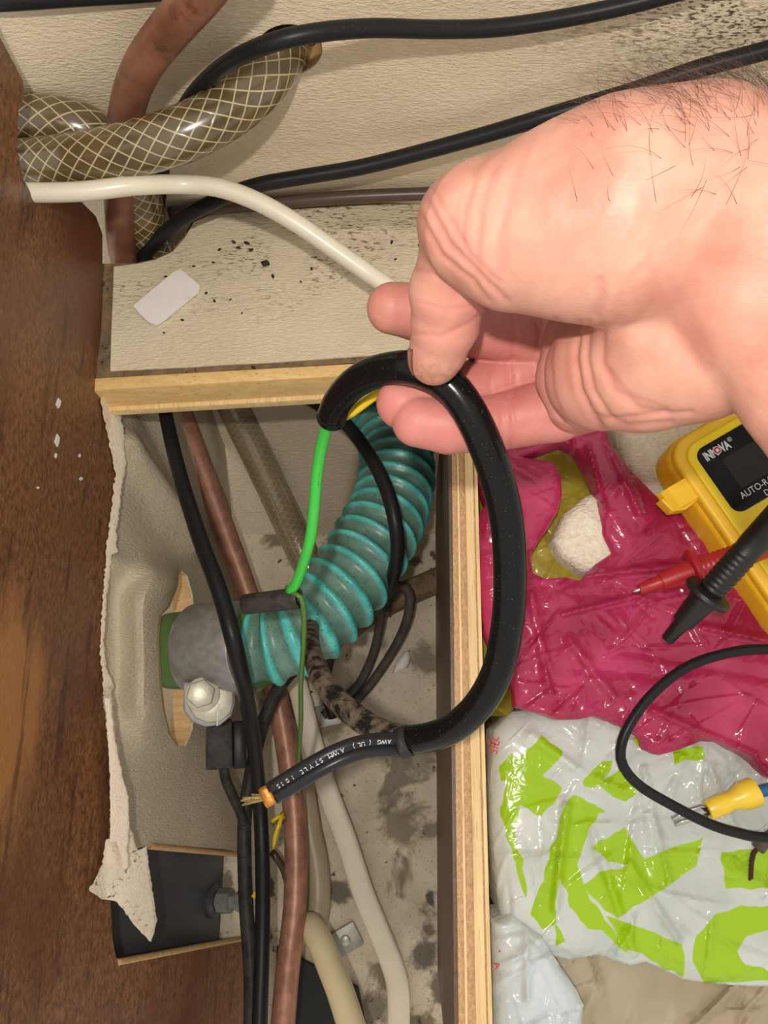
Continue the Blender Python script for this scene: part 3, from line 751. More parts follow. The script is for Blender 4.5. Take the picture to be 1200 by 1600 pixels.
# ================================================================== TEAL HOSE, CLAMP
def ribs(s, a, R):
    ph = s / PITCH + a / (2 * math.pi)
    x = np.abs((ph % 1) - .5) * 2                # 0 at crest
    h = np.exp(-(x / .42) ** 2)
    lump = .0005 * np.sin(s * 310 + 2 * a) * np.sin(s * 170)
    return R - .0030 + .0036 * h + lump, h
PITCH = .0118
hp = pts((390, 1010, 'd', 43.8), (430, 1004, 'd', 43.5), (466, 988, 'd', 43.4), (500, 958, 'd', 43.8), (543, 910, 'd', 44.8), (582, 850, 'd', 46.4), (611, 786, 'd', 48.5), (620, 722, 'd', 51), (608, 668, 'd', 53.5), (590, 615, 'd', 56), (575, 560, 'd', 58))
rad = np.array([.0230, .0235, .0245, .0250, .0252, .0252, .0250, .0248, .0246, .0244, .0240])
teal_o = thing('teal_hose', 'ribbed teal spiral hose with a grey metal clamp at the wall', 'hose')
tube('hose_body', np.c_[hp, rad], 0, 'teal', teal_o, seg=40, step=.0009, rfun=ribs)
ax0 = pd(276, 1016, .460); ax1 = pd(402, 1010, .438)
M = axis_matrix(ax0, ax1, (0, 0, 1)); LA = (Vector(ax1) - Vector(ax0)).length
lathe('green_sleeve', [(-.004, .0225), (.004, .0228), (LA * .3, .0228), (LA * .95, .0226), (LA * 1.02, .0235), (LA * 1.06, .0225)], M, 'green_hose', teal_o, 36)
lathe('clamp_band', [(LA * .26, .0236), (LA * .26, .0262), (LA * .28, .0268), (LA * .93, .0268), (LA * .95, .0262), (LA * .95, .0236)], M, 'metal', teal_o, 48)
# bolt block facing the viewer
bc = pd(325, 1088, .424); vb = Vector(CAM - bc).normalized(); axd = (Vector(ax1) - Vector(ax0)).normalized()
bx = (axd - vb * axd.dot(vb)).normalized(); by = vb.cross(bx)
MB = Matrix((bx, by, vb)).transposed().to_4x4(); MB.translation = Vector(bc)
blk = [(-.0135, .008), (.0145, .008), (.0150, -.004), (.0130, -.011), (.0070, -.0158), (-.001, -.0165), (-.0085, -.0135), (-.0130, -.0070)]
prism('clamp_lug', blk, -.016, -.004, MB, 'metal', teal_o, .0012)
prism('clamp_lug', [(x * .86 + .001, y * .86) for x, y in blk], -.004, -.001, MB, 'bolt', teal_o, .001)
lathe('washer', [(-.001, .0094), (.0012, .0094), (.0014, .009)], MB @ Matrix.Translation((-.003, .001, 0)), 'bolt', teal_o, 28)
prism('bolt_head', [(.0078 * math.cos(math.radians(60 * i + 18)), .0078 * math.sin(math.radians(60 * i + 18))) for i in range(6)], .0014, .0085, MB @ Matrix.Translation((-.004, .0015, 0)), 'bolt', teal_o, .0008)
CB = [c for c in teal_o.children if c.name.startswith('clamp_band')][0]
bm = bmesh.new(); box_at(bm, MB @ Matrix.Translation((.0055, -.008, -.001)), .0008, .016, .0016); bmlink('lug_rib', bm, 'metal', teal_o)
for c in list(teal_o.children):
    if c.name.split('.')[0] in ('clamp_lug', 'washer', 'bolt_head', 'lug_rib'): c.parent = CB

# ================================================================== LOWER CABLES
conn = thing('black_connector', 'black rectangular plug hanging below the hose clamp', 'connector')
pc = pd(352, 1162, .47); vv = Vector(CAM - pc).normalized(); xx = (Vector((1, 0, 0)) - vv * vv.x).normalized(); yy = vv.cross(xx)
MC = Matrix((xx, yy, vv)).transposed().to_4x4(); MC.translation = Vector(pc)
MC = MC @ Matrix.Rotation(math.radians(4), 4, 'Z')
bm = bmesh.new(); box_at(bm, MC @ Matrix.Translation((-.0035, 0, 0)), .016, .029, .012, .0015); bmlink('housing', bm, 'rubber_dull', conn, True, 35)
bm = bmesh.new(); box_at(bm, MC @ Matrix.Translation((.0085, -.001, -.002)), .008, .028, .010, .0012); bmlink('latch', bm, 'rubber', conn, True, 35)
tube('cable', pts((350, 1195, 'd', 47.2), (352, 1215, 'd', 47.6), (364, 1245, 'd', 48.4), (378, 1275, 'd', 49), (384, 1310, 'd', 49.6)), .0032, 'rubber_dull', conn, seg=10)
tube('cable', pts((349, 1128, 'd', 47.2), (346, 1090, 'd', 48.5), (342, 1040, 'd', 50)), .003, 'rubber_dull', conn, seg=10)

o = tube('black_cable', pts((520, 985, 'z', 10), (480, 1030, 'z', 9), (450, 1055, 'z', 9), (428, 1090, 'z', 8.5), (408, 1140, 'z', 8), (394, 1200, 'z', 7), (383, 1270, 'z', 7), (382, 1340, 'z', 7), (385, 1420, 'z', 7), (392, 1520, 'z', 7.5), (392, 1640, 'z', 8)), .0046, 'rubber_dull', seg=12)
tag(o, 'leftmost dull black cable running down beside the copper pipe', 'cable')
o = tube('black_cable', pts((430, 590, 'z', 18), (462, 612, 'z', 17.5), (500, 634, 'z', 17.5), (540, 662, 'z', 18), (575, 708, 'z', 19), (602, 760, 'z', 20), (618, 820, 'z', 20), (620, 870, 'z', 18.5), (606, 920, 'z', 15), (570, 965, 'z', 11), (530, 1000, 'z', 8), (512, 1040, 'z', 4), (510, 1080, 'z', 2), (520, 1120, 'z', 1)), .0040, 'rubber', seg=14)
tag(o, 'black cable curving across the front of the teal hose', 'cable')
o = tube('black_cable', pts((600, 960, 'z', 6), (612, 925, 'z', 6), (630, 915, 'z', 6), (641, 935, 'z', 5.5), (634, 975, 'z', 4.5), (612, 1020, 'z', 2.5), (582, 1065, 'z', 1.2), (556, 1095, 'z', .7), (530, 1120, 'z', .5)), .0036, 'grey_cable', seg=10)
tag(o, 'dusty grey-black cable forming a narrow loop on the floor', 'cable')
o = tube('black_cable', pts((596, 942, 'z', 7.5), (592, 985, 'z', 4.5), (580, 1030, 'z', 2.2), (560, 1070, 'z', 1.0), (532, 1096, 'z', .6), (505, 1118, 'z', .5)), .0034, 'grey_cable', seg=10)
tag(o, 'straight dusty grey cable running beside the narrow cable loop', 'cable')

o = tube('white_flat_cable', pts((452, 1030, 'z', 1.2), (470, 1090, 'z', 1.2), (488, 1160, 'z', 1.2), (512, 1235, 'z', 1.4), (540, 1310, 'z', 1.4), (566, 1390, 'z', 1.2), (590, 1450, 'z', 1.0), (612, 1505, 'z', .9), (622, 1550, 'z', .9), (622, 1640, 'z', .9)), .0078, 'white_flat', seg=16, flat=(.55, 1), up=(0, 0, 1))
tag(o, 'long flat off-white cable running diagonally over the stained floor', 'cable')
o = tube('cream_pipe', pts((474, 1452, 'z', 4), (484, 1447, 'z', 5.2), (500, 1472, 'z', 6.5), (516, 1510, 'z', 7.5), (534, 1556, 'z', 8.5), (560, 1640, 'z', 10)), .0082, 'cream_pipe', seg=18)
tag(o, 'glossy cream plastic pipe end at the bottom', 'pipe')
o = tube('beige_pipe', pts((470, 1190, 'z', 1.5), (476, 1250, 'z', 1.5), (484, 1300, 'z', 1.6), (494, 1350, 'z', 1.8), (497, 1400, 'z', 2), (492, 1440, 'z', 2.4), (484, 1470, 'z', 2.4)), .0088, 'beige_pipe', seg=16)
tag(o, 'dull beige pipe between copper pipe and flat cable', 'pipe')
o = tube('grey_wire', pts((424, 1330, 'z', 4), (432, 1340, 'z', 4), (444, 1360, 'z', 3.5), (452, 1390, 'z', 3)), .0025, 'brown_cable', seg=8)
tag(o, 'thin grey-brown wire behind the copper pipe', 'wire')
ylw = thing('yellow_wire', 'thin yellow and green wires showing between the black cables', 'wire')
tube('wire', pts((442, 1270, 'z', 7), (437, 1285, 'z', 7.5), (430, 1305, 'z', 7.5), (427, 1325, 'z', 7)), .0014, 'yellow_wire', ylw, seg=8)
tube('wire', pts((444, 1276, 'z', 7), (434, 1276, 'z', 7.4), (424, 1284, 'z', 7.4)), .0014, 'yellow_wire', ylw, seg=8)
tube('wire', pts((442, 1284, 'z', 6.5), (432, 1284, 'z', 7), (424, 1288, 'z', 7)), .0013, 'olive_wire', ylw, seg=8)
tube('wire', pts((396, 1402, 'z', 8), (402, 1392, 'z', 8), (410, 1382, 'z', 8)), .0016, 'yellow_wire', ylw, seg=8)
bm = bmesh.new()
q = pz(np.array([432., 560, 590, 430]), np.array([1480., 1545, 1700, 1700]), .006); lo = q.copy(); lo[:, 2] -= .005
link('drain_cover', np.vstack([q, lo]), [(3, 2, 1, 0), (4, 5, 6, 7), (0, 1, 5, 4), (1, 2, 6, 5), (2, 3, 7, 6), (3, 0, 4, 7)], 'black_gap', None, False)
tag(bpy.data.objects['drain_cover'], 'black plate on the floor beneath the cream pipe', 'plate'); bm.free()
for (x, y, s, rz, lab) in ((540, 1468, .0105, .5, 'small grey metal bracket on the floor beside the flat cable'), (512, 1118, .010, .2, 'small grey metal bracket on the floor under the dusty cable')):
    br_ = thing('floor_bracket', lab, 'bracket', group='floor brackets')
    Mx = Matrix.Translation(pz(x, y, .001)) @ Matrix.Rotation(rz, 4, 'Z')
    prism('plate', rrect(-s, -s * .8, s, s * .8, .002), 0, .0022, Mx, 'fitting', br_, .0006)
    lathe('screw', [(.0022, .0035), (.0034, .0033), (.004, .002)], Mx, 'bolt', br_, 14)
bm = bmesh.new()
for v in bmesh.ops.create_icosphere(bm, subdivisions=2, radius=1)['verts']: v.co *= 1 + .35 * math.sin(v.co.x * 7 + v.co.y * 5)
bmesh.ops.transform(bm, matrix=Matrix.Translation(pz(629, 1036, .003)) @ Matrix.Rotation(.9, 4, 'Z') @ Matrix.Diagonal((.009, .004, .003, 1)), verts=bm.verts)
tag(bmlink('foil_scrap', bm, 'tag', None, True), 'shiny white scrap lying on the stained floor', 'scrap')
o = tube('grey_pipe', pts((760, 860, 'z', 1.6), (700, 898, 'z', 1.6), (640, 925, 'z', 1.6), (580, 955, 'z', 1.6), (540, 985, 'z', 1.6)), .010, 'ply_board', seg=12)
tag(o, 'dirty brown pipe lying across the floor behind the cable loop', 'pipe')

# ================================================================== THE HELD CABLE
held = thing('held_cable', 'thick black sheathed cable loop held between thumb and fingers', 'cable')
loop = pts((517, 654, 'd', 25.5), (528, 628, 'd', 24.6), (550, 602, 'd', 23.6), (580, 584, 'd', 22.6), (615, 576, 'd', 21.8), (650, 576, 'd', 21.2), (690, 592, 'd', 21.0), (722, 625, 'd', 21.0), (752, 680, 'd', 21.2), (776, 745, 'd', 21.6), (792, 815, 'd', 22.0), (797, 890, 'd', 22.4), (794, 965, 'd', 22.9), (780, 1040, 'd', 23.5), (752, 1096, 'd', 24.2), (712, 1135, 'd', 25.0), (670, 1152, 'd', 25.8), (632, 1157, 'd', 26.4))
tube('sheath', loop, .0049, 'rubber_gloss', held, seg=24, step=.003)
dusty = pts((640, 1156, 'd', 26.4), (600, 1146, 'd', 27.6), (560, 1122, 'd', 29.0), (522, 1088, 'd', 31), (496, 1046, 'd', 33.5), (484, 1000, 'd', 38), (488, 960, 'd', 46))
tube('dusty_sheath', dusty, .0047, 'rubber_dusty', held, seg=20, step=.003)
tw = np.array([(632, 1164, 26.2), (600, 1164, 25.8), (565, 1168, 25.5), (530, 1180, 25.3), (495, 1198, 25.2), (460, 1219, 25.2), (426, 1240, 25.2)])
def offc(dx, dd): 
    nrm = np.gradient(tw[:, :2], axis=0); nrm /= np.linalg.norm(nrm, axis=1)[:, None]
    q = tw.copy(); q[:, 0] += -nrm[:, 1] * dx; q[:, 1] += nrm[:, 0] * dx
    return np.array([pd(x, y, (d + dd) / 100) for x, y, d in q])
tube('conductor', offc(9.0, 0), .00225, 'wire_jacket', held, seg=14, step=.003)
tube('conductor', offc(-8.0, 0), .00215, 'wire_jacket', held, seg=14, step=.003)
tube('conductor_web', offc(0.5, .12), .0014, 'wire_jacket', held, seg=10, step=.003)
# split end of the sheath
tube('sheath_mouth', pts((640, 1157, 'd', 26.1), (630, 1160, 'd', 26.2), (622, 1163, 'd', 26.2)), .0052, 'rubber_dull', held, seg=18, step=.002)
e0 = pd(427, 1239, .252); e1 = pd(412, 1247, .252); e2 = pd(384, 1251, .252)
tube('crimp_ring', np.array([e0, (np.array(e0) + e1) / 2, e1]), .0034, 'bare_copper', held, seg=16, step=.002, flat=(.7, 1.0), up=(0, 0, 1))
rr = random.Random(11)
for i in range(26):
    a = rr.uniform(0, 6.28); q = rr.uniform(0, .0019)
    j = np.array([math.cos(a) * q, math.sin(a) * q, rr.uniform(-.001, .001)])
    tip = np.array(e2) + j * 1.3 + (np.array(e1) - e2) * rr.uniform(-.12, .3)
    tube('strand', np.array([np.array(e1) + j * .8, (np.array(e1) + e2) / 2 + j, tip]), .00036, 'tinned', held, seg=5, step=.006, n=4)
# printed text on the upper conductor: (UL) AWM STYLE 1015, reading right to left
cu = resample(spline(offc(9.0, 0), 12), .0005)[0]
s_ = np.r_[0, np.cumsum(np.linalg.norm(np.diff(cu, axis=0), axis=1))]
txt = '12 AWG (UL) AWM STYLE 1015'; adv = s_[-1] * .94 / len(txt)
for i, ch in enumerate(txt):
    if ch == ' ': continue
    sp = adv * (i + .4); k = min(len(cu) - 2, max(1, np.searchsorted(s_, sp)))
    p = Vector(cu[k]); tdir = Vector(cu[k + 1] - cu[k - 1]).normalized(); v = Vector(CAM - cu[k]).normalized()
    side = v.cross(tdir).normalized(); v = tdir.cross(side).normalized()
    v2 = (v * .93 + side * .38).normalized() if True else v
    side2 = v2.cross(tdir).normalized()
    M = Matrix((tdir, side2, v2)).transposed().to_4x4(); M.translation = p + v2 * .00218 - side2 * .0007
    text_mesh('printed_letter', ch, .0021, M, 'white_ink', held, .00003)
# green wire, connector, thin olive wire
gw = pts((530, 632, 'd', 24.8), (516, 655, 'd', 25.4), (504, 690, 'd', 26.5), (496, 735, 'd', 27.5), (491, 790, 'd', 28.3), (485, 840, 'd', 29), (474, 880, 'd', 29.8), (462, 912, 'd', 30.6), (452, 926, 'd', 31))
tube('green_wire', gw, .0021, 'green_wire', held, seg=14, step=.003)
rr = random.Random(4)
cu = resample(spline(gw, 12), .0011)[0]
for k in range(24, len(cu) - 50, 1):
    if rr.random() < .45: continue
    p = Vector(cu[k]); v = Vector(CAM - cu[k]).normalized(); tdir = Vector(cu[k + 1] - cu[k - 1]).normalized(); side = tdir.cross(v).normalized()
    if side.x < 0: side = -side
    v2 = (v * .72 + side * .70).normalized(); s2 = tdir.cross(v2).normalized()
    M = Matrix((tdir, s2, v2)).transposed().to_4x4(); M.translation = p + v2 * .00206
    text_mesh('printed_mark', rr.choice('AWG1OUL5E'), .0016, M, 'ink', held, .00003)
tube('yellow_wire', pts((540, 650, 'd', 25.6), (556, 640, 'd', 25.2), (574, 626, 'd', 24.8), (600, 610, 'd', 24.2), (630, 604, 'd', 23.6)), .0016, 'yellow_wire', held, seg=10)
tube('olive_wire', pts((452, 930, 'd', 31), (464, 927, 'd', 30.6), (472, 938, 'd', 30.8), (475, 965, 'd', 31.2), (474, 1010, 'd', 32), (470, 1070, 'd', 34), (470, 1130, 'd', 37), (466, 1190, 'd', 41), (466, 1240, 'd', 46)), .00115, 'olive_wire', held, seg=8)
ca, cb = Vector(pd(378, 945, .318)), Vector(pd(468, 934, .310))
M = axis_matrix(ca, cb, (0, 0, 1)); Lc = (cb - ca).length
lathe('insulated_connector', [(0, .0018), (.0008, .0036), (.002, .0042), (Lc * .5, .0043), (Lc - .0006, .0044), (Lc, .0041), (Lc - .0005, .0032), (Lc - .006, .0028)], M, 'rubber_dull', held, 24)

# ================================================================== LOCKER CONTENTS
def bag(name, outer, z0, amp, seed, mat, step=4, holes=(), depth=.03, droop=.008, dw=16, fs=.018, attrs=None, parent=None, extra=None, octs=4, tents=0, tamp=.003):
    outl = dens(outer, 8); hl = [dens(h, 8) for h in holes]
    def f(px, py):
        d = segdist(px, py, outl, True)
        for h in hl: d = np.minimum(d, segdist(px, py, h, True))
        g = pz(px, py, z0)
        h = amp * (crumple(g[:, 0] / fs / 1.6, g[:, 1] / fs / 1.6, seed, octs) - .5) * 2 - droop * np.exp(-(d / dw))
        if extra is not None: h = h + extra(px, py)
        if tents:
            q = np.array(outl); mn, mx = q.min(0), q.max(0); R = np.random.default_rng(seed)
            for _ in range(tents):
                cx, cy = mn + (mx - mn) * R.random(2); an = R.normal(R.choice([.2, 1.3, 2.4]), .45); Ln = R.uniform(14, 95); wd = R.uniform(.12, .42) * Ln ** .8; am = tamp * R.uniform(.25, 1) * (wd / 14) ** .7 * R.choice([1, 1, -1])
                u = (px - cx) * math.cos(an) + (py - cy) * math.sin(an); vv_ = -(px - cx) * math.sin(an) + (py - cy) * math.cos(an)
                vv_ = vv_ + .12 * u * u / Ln * R.uniform(-1, 1)
                asym = np.where(vv_ > 0, R.uniform(.5, 1.4), R.uniform(.5, 1.4))
                h = h + am * np.clip(1 - np.abs(vv_) / (wd * asym), 0, 1) * np.clip(1 - (np.abs(u) / Ln) ** 2, 0, 1)
        return pz(px, py, z0 + h)
    return sheet(name, outer, step, f, lambda x, y: np.stack([0 * x, 0 * x, np.full(x.shape, -depth)], 1), mat, parent, holes, True, attrs)

paper = bag('paper_bag', [(760, 1440), (1000, 1440), (1300, 1460), (1300, 1760), (760, 1760)], .195, .004, 31, 'paper', 4, depth=.04, fs=.07, octs=2, tents=60, tamp=.006)
tag(paper, 'crumpled beige paper bag at the bottom right', 'paper bag')
# white bag with lime print
prints = [
 [(778, 1197), (800, 1178), (815, 1182), (843, 1151), (862, 1164), (879, 1172), (878, 1183), (850, 1212), (880, 1232), (846, 1277), (813, 1256), (806, 1290), (808, 1320), (825, 1382), (822, 1404), (805, 1345), (787, 1290), (782, 1262), (787, 1250), (790, 1220), (781, 1220)],
 [(910, 1220), (938, 1190), (958, 1188), (955, 1205), (930, 1232), (912, 1228)],
 [(936, 1222), (975, 1200), (998, 1240), (978, 1254), (960, 1245), (945, 1232)],
 [(893, 1242), (930, 1255), (950, 1272), (935, 1272), (915, 1312), (902, 1350), (912, 1382), (945, 1440), (985, 1480), (978, 1490), (940, 1452), (918, 1452), (890, 1415), (875, 1370), (868, 1400), (870, 1440), (848, 1450), (830, 1432), (832, 1415), (850, 1370), (862, 1320), (878, 1275)],
 [(925, 1325), (972, 1291), (1012, 1343), (990, 1352), (950, 1345)],
 [(912, 1382), (935, 1365), (1010, 1342), (1097, 1308), (1090, 1352), (1020, 1398), (968, 1435), (945, 1425)],
 [(945, 1432), (970, 1438), (1069, 1475), (1066, 1525), (985, 1482)],
 [(868, 1435), (886, 1472), (866, 1477)],
 [(1127, 1330), (1320, 1326), (1320, 1388), (1132, 1388)],
 [(1160, 1417), (1115, 1432), (1090, 1465), (1083, 1500), (1098, 1534), (1150, 1536), (1240, 1530), (1290, 1490), (1280, 1430), (1230, 1415)],
 [(1052, 1175), (1100, 1168), (1102, 1185), (1080, 1188), (1052, 1192)],
 [(985, 1150), (1002, 1158), (1000, 1168), (988, 1160)]]
cut = [(1168, 1462), (1155, 1485), (1165, 1505), (1200, 1518), (1245, 1500), (1248, 1470), (1210, 1453)]
def pmask(px, py):
    px, py = px + 7 * (vnoise(px / 17, py / 17, 61) - .5), py + 7 * (vnoise(px / 17, py / 17, 62) - .5)
    m = np.full(px.shape, -1e9)
    for p in prints:
        d = segdist(px, py, p, True); m = np.maximum(m, np.where(inpoly(px, py, p), d, -d))
    d = segdist(px, py, cut, True); m = np.minimum(m, np.where(inpoly(px, py, cut), -d, d))
    return np.clip(m, -6, 6)
def fold(a, b, wd, h):
    return lambda px, py: h * np.exp(-(segdist(px, py, [a, b]) / wd) ** 2)
def folds(*L):
    return lambda px, py: sum(fold(*k)(px, py) for k in L)
wbag = bag('printed_bag', [(772, 1140), (800, 1112), (850, 1104), (950, 1110), (1060, 1120), (1320, 1130), (1320, 1545), (1160, 1540), (1095, 1536), (1068, 1530), (1010, 1503), (985, 1510), (935, 1492), (888, 1500), (850, 1490), (800, 1480), (780, 1420), (768, 1300), (766, 1220)], .215, .0025, 12, 'white_film', 3, depth=.03, fs=.06, tents=170, tamp=.0028,
           attrs={'print_mask': pmask}, droop=.006, dw=14, octs=2,
           extra=folds(((885, 1260), (868, 1420), 7, .004), ((925, 1300), (990, 1490), 8, -.003), ((1005, 1200), (1045, 1380), 6, .003), ((830, 1150), (900, 1200), 10, .003), ((1110, 1200), (1150, 1300), 7, .003), ((985, 1350), (1060, 1470), 6, .0025)))
tag(wbag, 'white plastic bag with lime green print below the pink bag', 'plastic bag')
tail = bag('bag_tail', [(768, 1440), (800, 1430), (845, 1462), (876, 1510), (900, 1545), (912, 1570), (905, 1640), (880, 1740), (770, 1740)], .225, .004, 41, 'clear_film', 3, depth=.03, fs=.05, octs=2, tents=40, tamp=.003, droop=.008, dw=12, parent=wbag,
           extra=folds(((822, 1450), (824, 1560), 6, .004), ((800, 1500), (860, 1460), 9, .003)))
# little red print on the bag
def on_bag(px, py, z): return Vector(pz(px, py, z))
for (x, y, s, ch, rz) in ((776, 1180, .010, 'SIL', 75), (772, 1168, .010, 'SL', 60), (778, 1485, .010, 'HUUH', -62), (770, 1505, .008, 'A', -70)):
    M = Matrix.Translation(on_bag(x, y, .2225)) @ Matrix.Rotation(math.radians(rz), 4, 'Z')
    text_mesh('red_print', ch, s * .55, M, 'red_ink', wbag, .0001)
ybag = bag('yellow_bag', [(748, 720), (800, 690), (880, 678), (935, 690), (960, 790), (965, 900), (900, 960), (830, 1000), (800, 1120), (764, 1118), (752, 1000), (746, 860)], .203, .005, 22, 'yellow_film', 3, depth=.045, fs=.05, octs=2, tents=120, tamp=.004, droop=.006, dw=14)
tag(ybag, 'olive yellow plastic bag showing through the gap in the pink bag', 'plastic bag')
tw1 = bag('towel', [(862, 845), (880, 805), (912, 778), (942, 764), (985, 790), (985, 880), (950, 900), (905, 893), (875, 872)], .219, .0022, 8, 'towel', 3, depth=.03, fs=.04, droop=.006, dw=9, octs=2, tents=14, tamp=.002)
tag(tw1, 'cream terry cloth bulging out of the yellow bag', 'cloth')
tw2 = bag('towel', [(945, 640), (1150, 620), (1150, 720), (1090, 790), (1010, 780), (975, 730)], .213, .004, 18, 'towel', 4, depth=.04, fs=.03, droop=.008, dw=16)
tag(tw2, 'white crumpled cloth beside the yellow meter', 'cloth')
pink_out = [(742, 716), (790, 700), (840, 690), (868, 668), (944, 664), (952, 690), (985, 735), (1012, 762), (1040, 790), (1080, 800), (1320, 820), (1320, 1260), (1200, 1212), (1175, 1186), (1130, 1160), (1095, 1158), (1060, 1172), (1030, 1180), (1010, 1172), (1000, 1150), (975, 1135), (930, 1118), (905, 1124), (875, 1125), (840, 1112), (806, 1104), (804, 1080), (786, 1045), (770, 1020), (757, 985), (748, 920), (738, 850), (742, 815), (760, 785), (744, 745)]
pink_hole = [(815, 714), (848, 702), (880, 690), (903, 702), (925, 742), (939, 775), (937, 800), (942, 835), (957, 864), (930, 882), (908, 908), (882, 902), (852, 905), (832, 895), (829, 870), (842, 845), (856, 826), (871, 800), (878, 775), (876, 745), (864, 722), (840, 718)]
pbag = bag('pink_bag', pink_out, .227, .0042, 5, 'pink_film', 2.6, holes=[pink_hole], depth=.012, fs=.06, droop=.004, dw=10, octs=2, tents=230, tamp=.0026,
           extra=folds(((850, 905), (1100, 880), 7, .004), ((880, 960), (1000, 930), 5, .003), ((830, 930), (860, 1080), 8, .003), ((950, 690), (1000, 800), 8, .004), ((920, 700), (945, 800), 5, .004), ((1020, 1110), (1180, 1180), 6, .004), ((960, 1010), (1200, 1060), 10, -.002), ((890, 1000), (960, 1090), 8, .003), ((1100, 980), (1200, 1000), 6, .003)))
tag(pbag, 'crinkled magenta pink plastic bag under the meter and probes', 'plastic bag')

# ------------------------------------------------------------------ multimeter
meter = thing('multimeter', 'yellow digital multimeter with black display panel lying on the bags', 'multimeter')
mo = Vector(pz(1031, 700, .252))
ux = Vector(pz(1131, 645, .256)) - mo; uy = Vector(pz(1181, 908, .250)) - mo
ux.normalize(); uz = uy.cross(ux).normalized(); uz = -uz if uz.z < 0 else uz
uy2 = uy.normalized()
ang = ux.dot(uy2)
# square the axes: share the difference between both
mid = (ux + uy2).normalized(); perp = uz.cross(mid).normalized()
if perp.dot(ux) < 0: perp = -perp
ux = (mid + perp).normalized(); uyd = (mid - perp).normalized()
MM = Matrix((ux, -uyd, uz)).transposed().to_4x4(); MM.translation = mo       # local x across, local -y down the body
W_, H_ = .078, .142
prism('holster', rrect(0, -H_, W_, 0, .012), -.026, -.003, MM, 'meter_yellow', meter, .004, 3)
prism('holster_rim', rrect(.0012, -H_ + .001, W_ - .0012, -.001, .0115), -.003, .0025, MM, 'meter_yellow', meter, .002, 3)
prism('face_plate', rrect(.0062, -H_ + .007, W_ - .0062, -.0062, .008), .0025, .0042, MM, 'meter_lemon', meter, .0012)
prism('display_panel', rrect(.0102, -.0455, W_ - .0102, -.0102, .005), .0042, .0049, MM, 'meter_black', meter, .0004)
prism('screen', rrect(.0190, -.0360, W_ - .0190, -.0200, .001), .0049, .0052, MM, 'lcd', meter)
T = lambda x, y, z: MM @ Matrix.Translation((x, y, z))
NX = Matrix.Diagonal((.62, 1, 1, 1))
text_mesh('brand_print', 'INN', .0060, T(.0130, -.0172, .0051) @ NX, 'white_ink', meter, .00006, bold=.00022)
text_mesh('brand_print', 'VA', .0060, T(.0218, -.0172, .0051) @ NX, 'white_ink', meter, .00006, bold=.00022)
text_mesh('registered_mark', '\u00ae', .003, T(.0268, -.0146, .0051), 'white_ink', meter, .00006)
lathe('brand_ring', [(0, .0020), (.0002, .0020)], T(.0200, -.0151, .0050), 'white_ink', meter, 20)
lathe('brand_ring', [(0, .0016), (.0001, .0016)], T(.0200, -.0151, .00525), 'red_ink', meter, 20)
lathe('brand_dot', [(0, .0008), (.0001, .0008)], T(.0200, -.0151, .00537), 'white_ink', meter, 14)
text_mesh('panel_print', 'AUTO-RANGING', .0046, T(.0165, -.0405, .0051) @ Matrix.Diagonal((.85, 1, 1, 1)), 'white_ink', meter, .00006)
text_mesh('panel_print', 'DIGITAL MULTIMETER', .0042, T(.0265, -.0447, .0051) @ Matrix.Diagonal((.85, 1, 1, 1)), 'white_ink', meter, .00006)
prism('button', rrect(.0140, -.062, .0260, -.0535, .004), .0042, .0058, MM, 'rubber', meter, .001)
prism('button', rrect(.0500, -.062, .0620, -.0535, .004), .0042, .0058, MM, 'rubber', meter, .001)
lathe('dial', [(.004, .019), (.007, .019), (.009, .016), (.0095, .0155)], T(W_ / 2, -.094, 0), 'meter_black', meter, 32)
DP = [c for c in meter.children if c.name.startswith('display_panel')][0]
for c in list(meter.children):
    if c.name.split('.')[0] in ('brand_print', 'registered_mark', 'brand_ring', 'brand_dot', 'panel_print', 'screen'): c.parent = DP
# probe clip on the side
clip = [( .002, .0), (-.004, .0005), (-.0085, .0005), (-.0115, -.002), (-.0125, -.005)]
V = []; 
CM = T(0, -.0185, 0)
for (x, z) in clip:
    for (y) in (0, -.011):
        V += [CM @ Vector((x, y, z + .001)), CM @ Vector((x, y, z - .0012))]
Fs = []
for i in range(len(clip) - 1):
    a = i * 4; b = a + 4
    Fs += [(a, b, b + 2, a + 2), (a + 1, a + 3, b + 3, b + 1), (a, a + 1, b + 1, b), (a + 2, b + 2, b + 3, a + 3)]
Fs += [(0, 2, 3, 1), (len(V) - 4, len(V) - 3, len(V) - 1, len(V) - 2)]
link('probe_clip', V, Fs, 'meter_yellow', meter, False)
prism('probe_clip', [(.002, -.0305), (-.006, -.0315), (-.0120, -.0290), (-.0135, -.0215), (-.0118, -.0215), (-.0105, -.0280), (-.006, -.0295), (.002, -.0285)], -.010, -.001, MM, 'meter_yellow', meter, .0005)

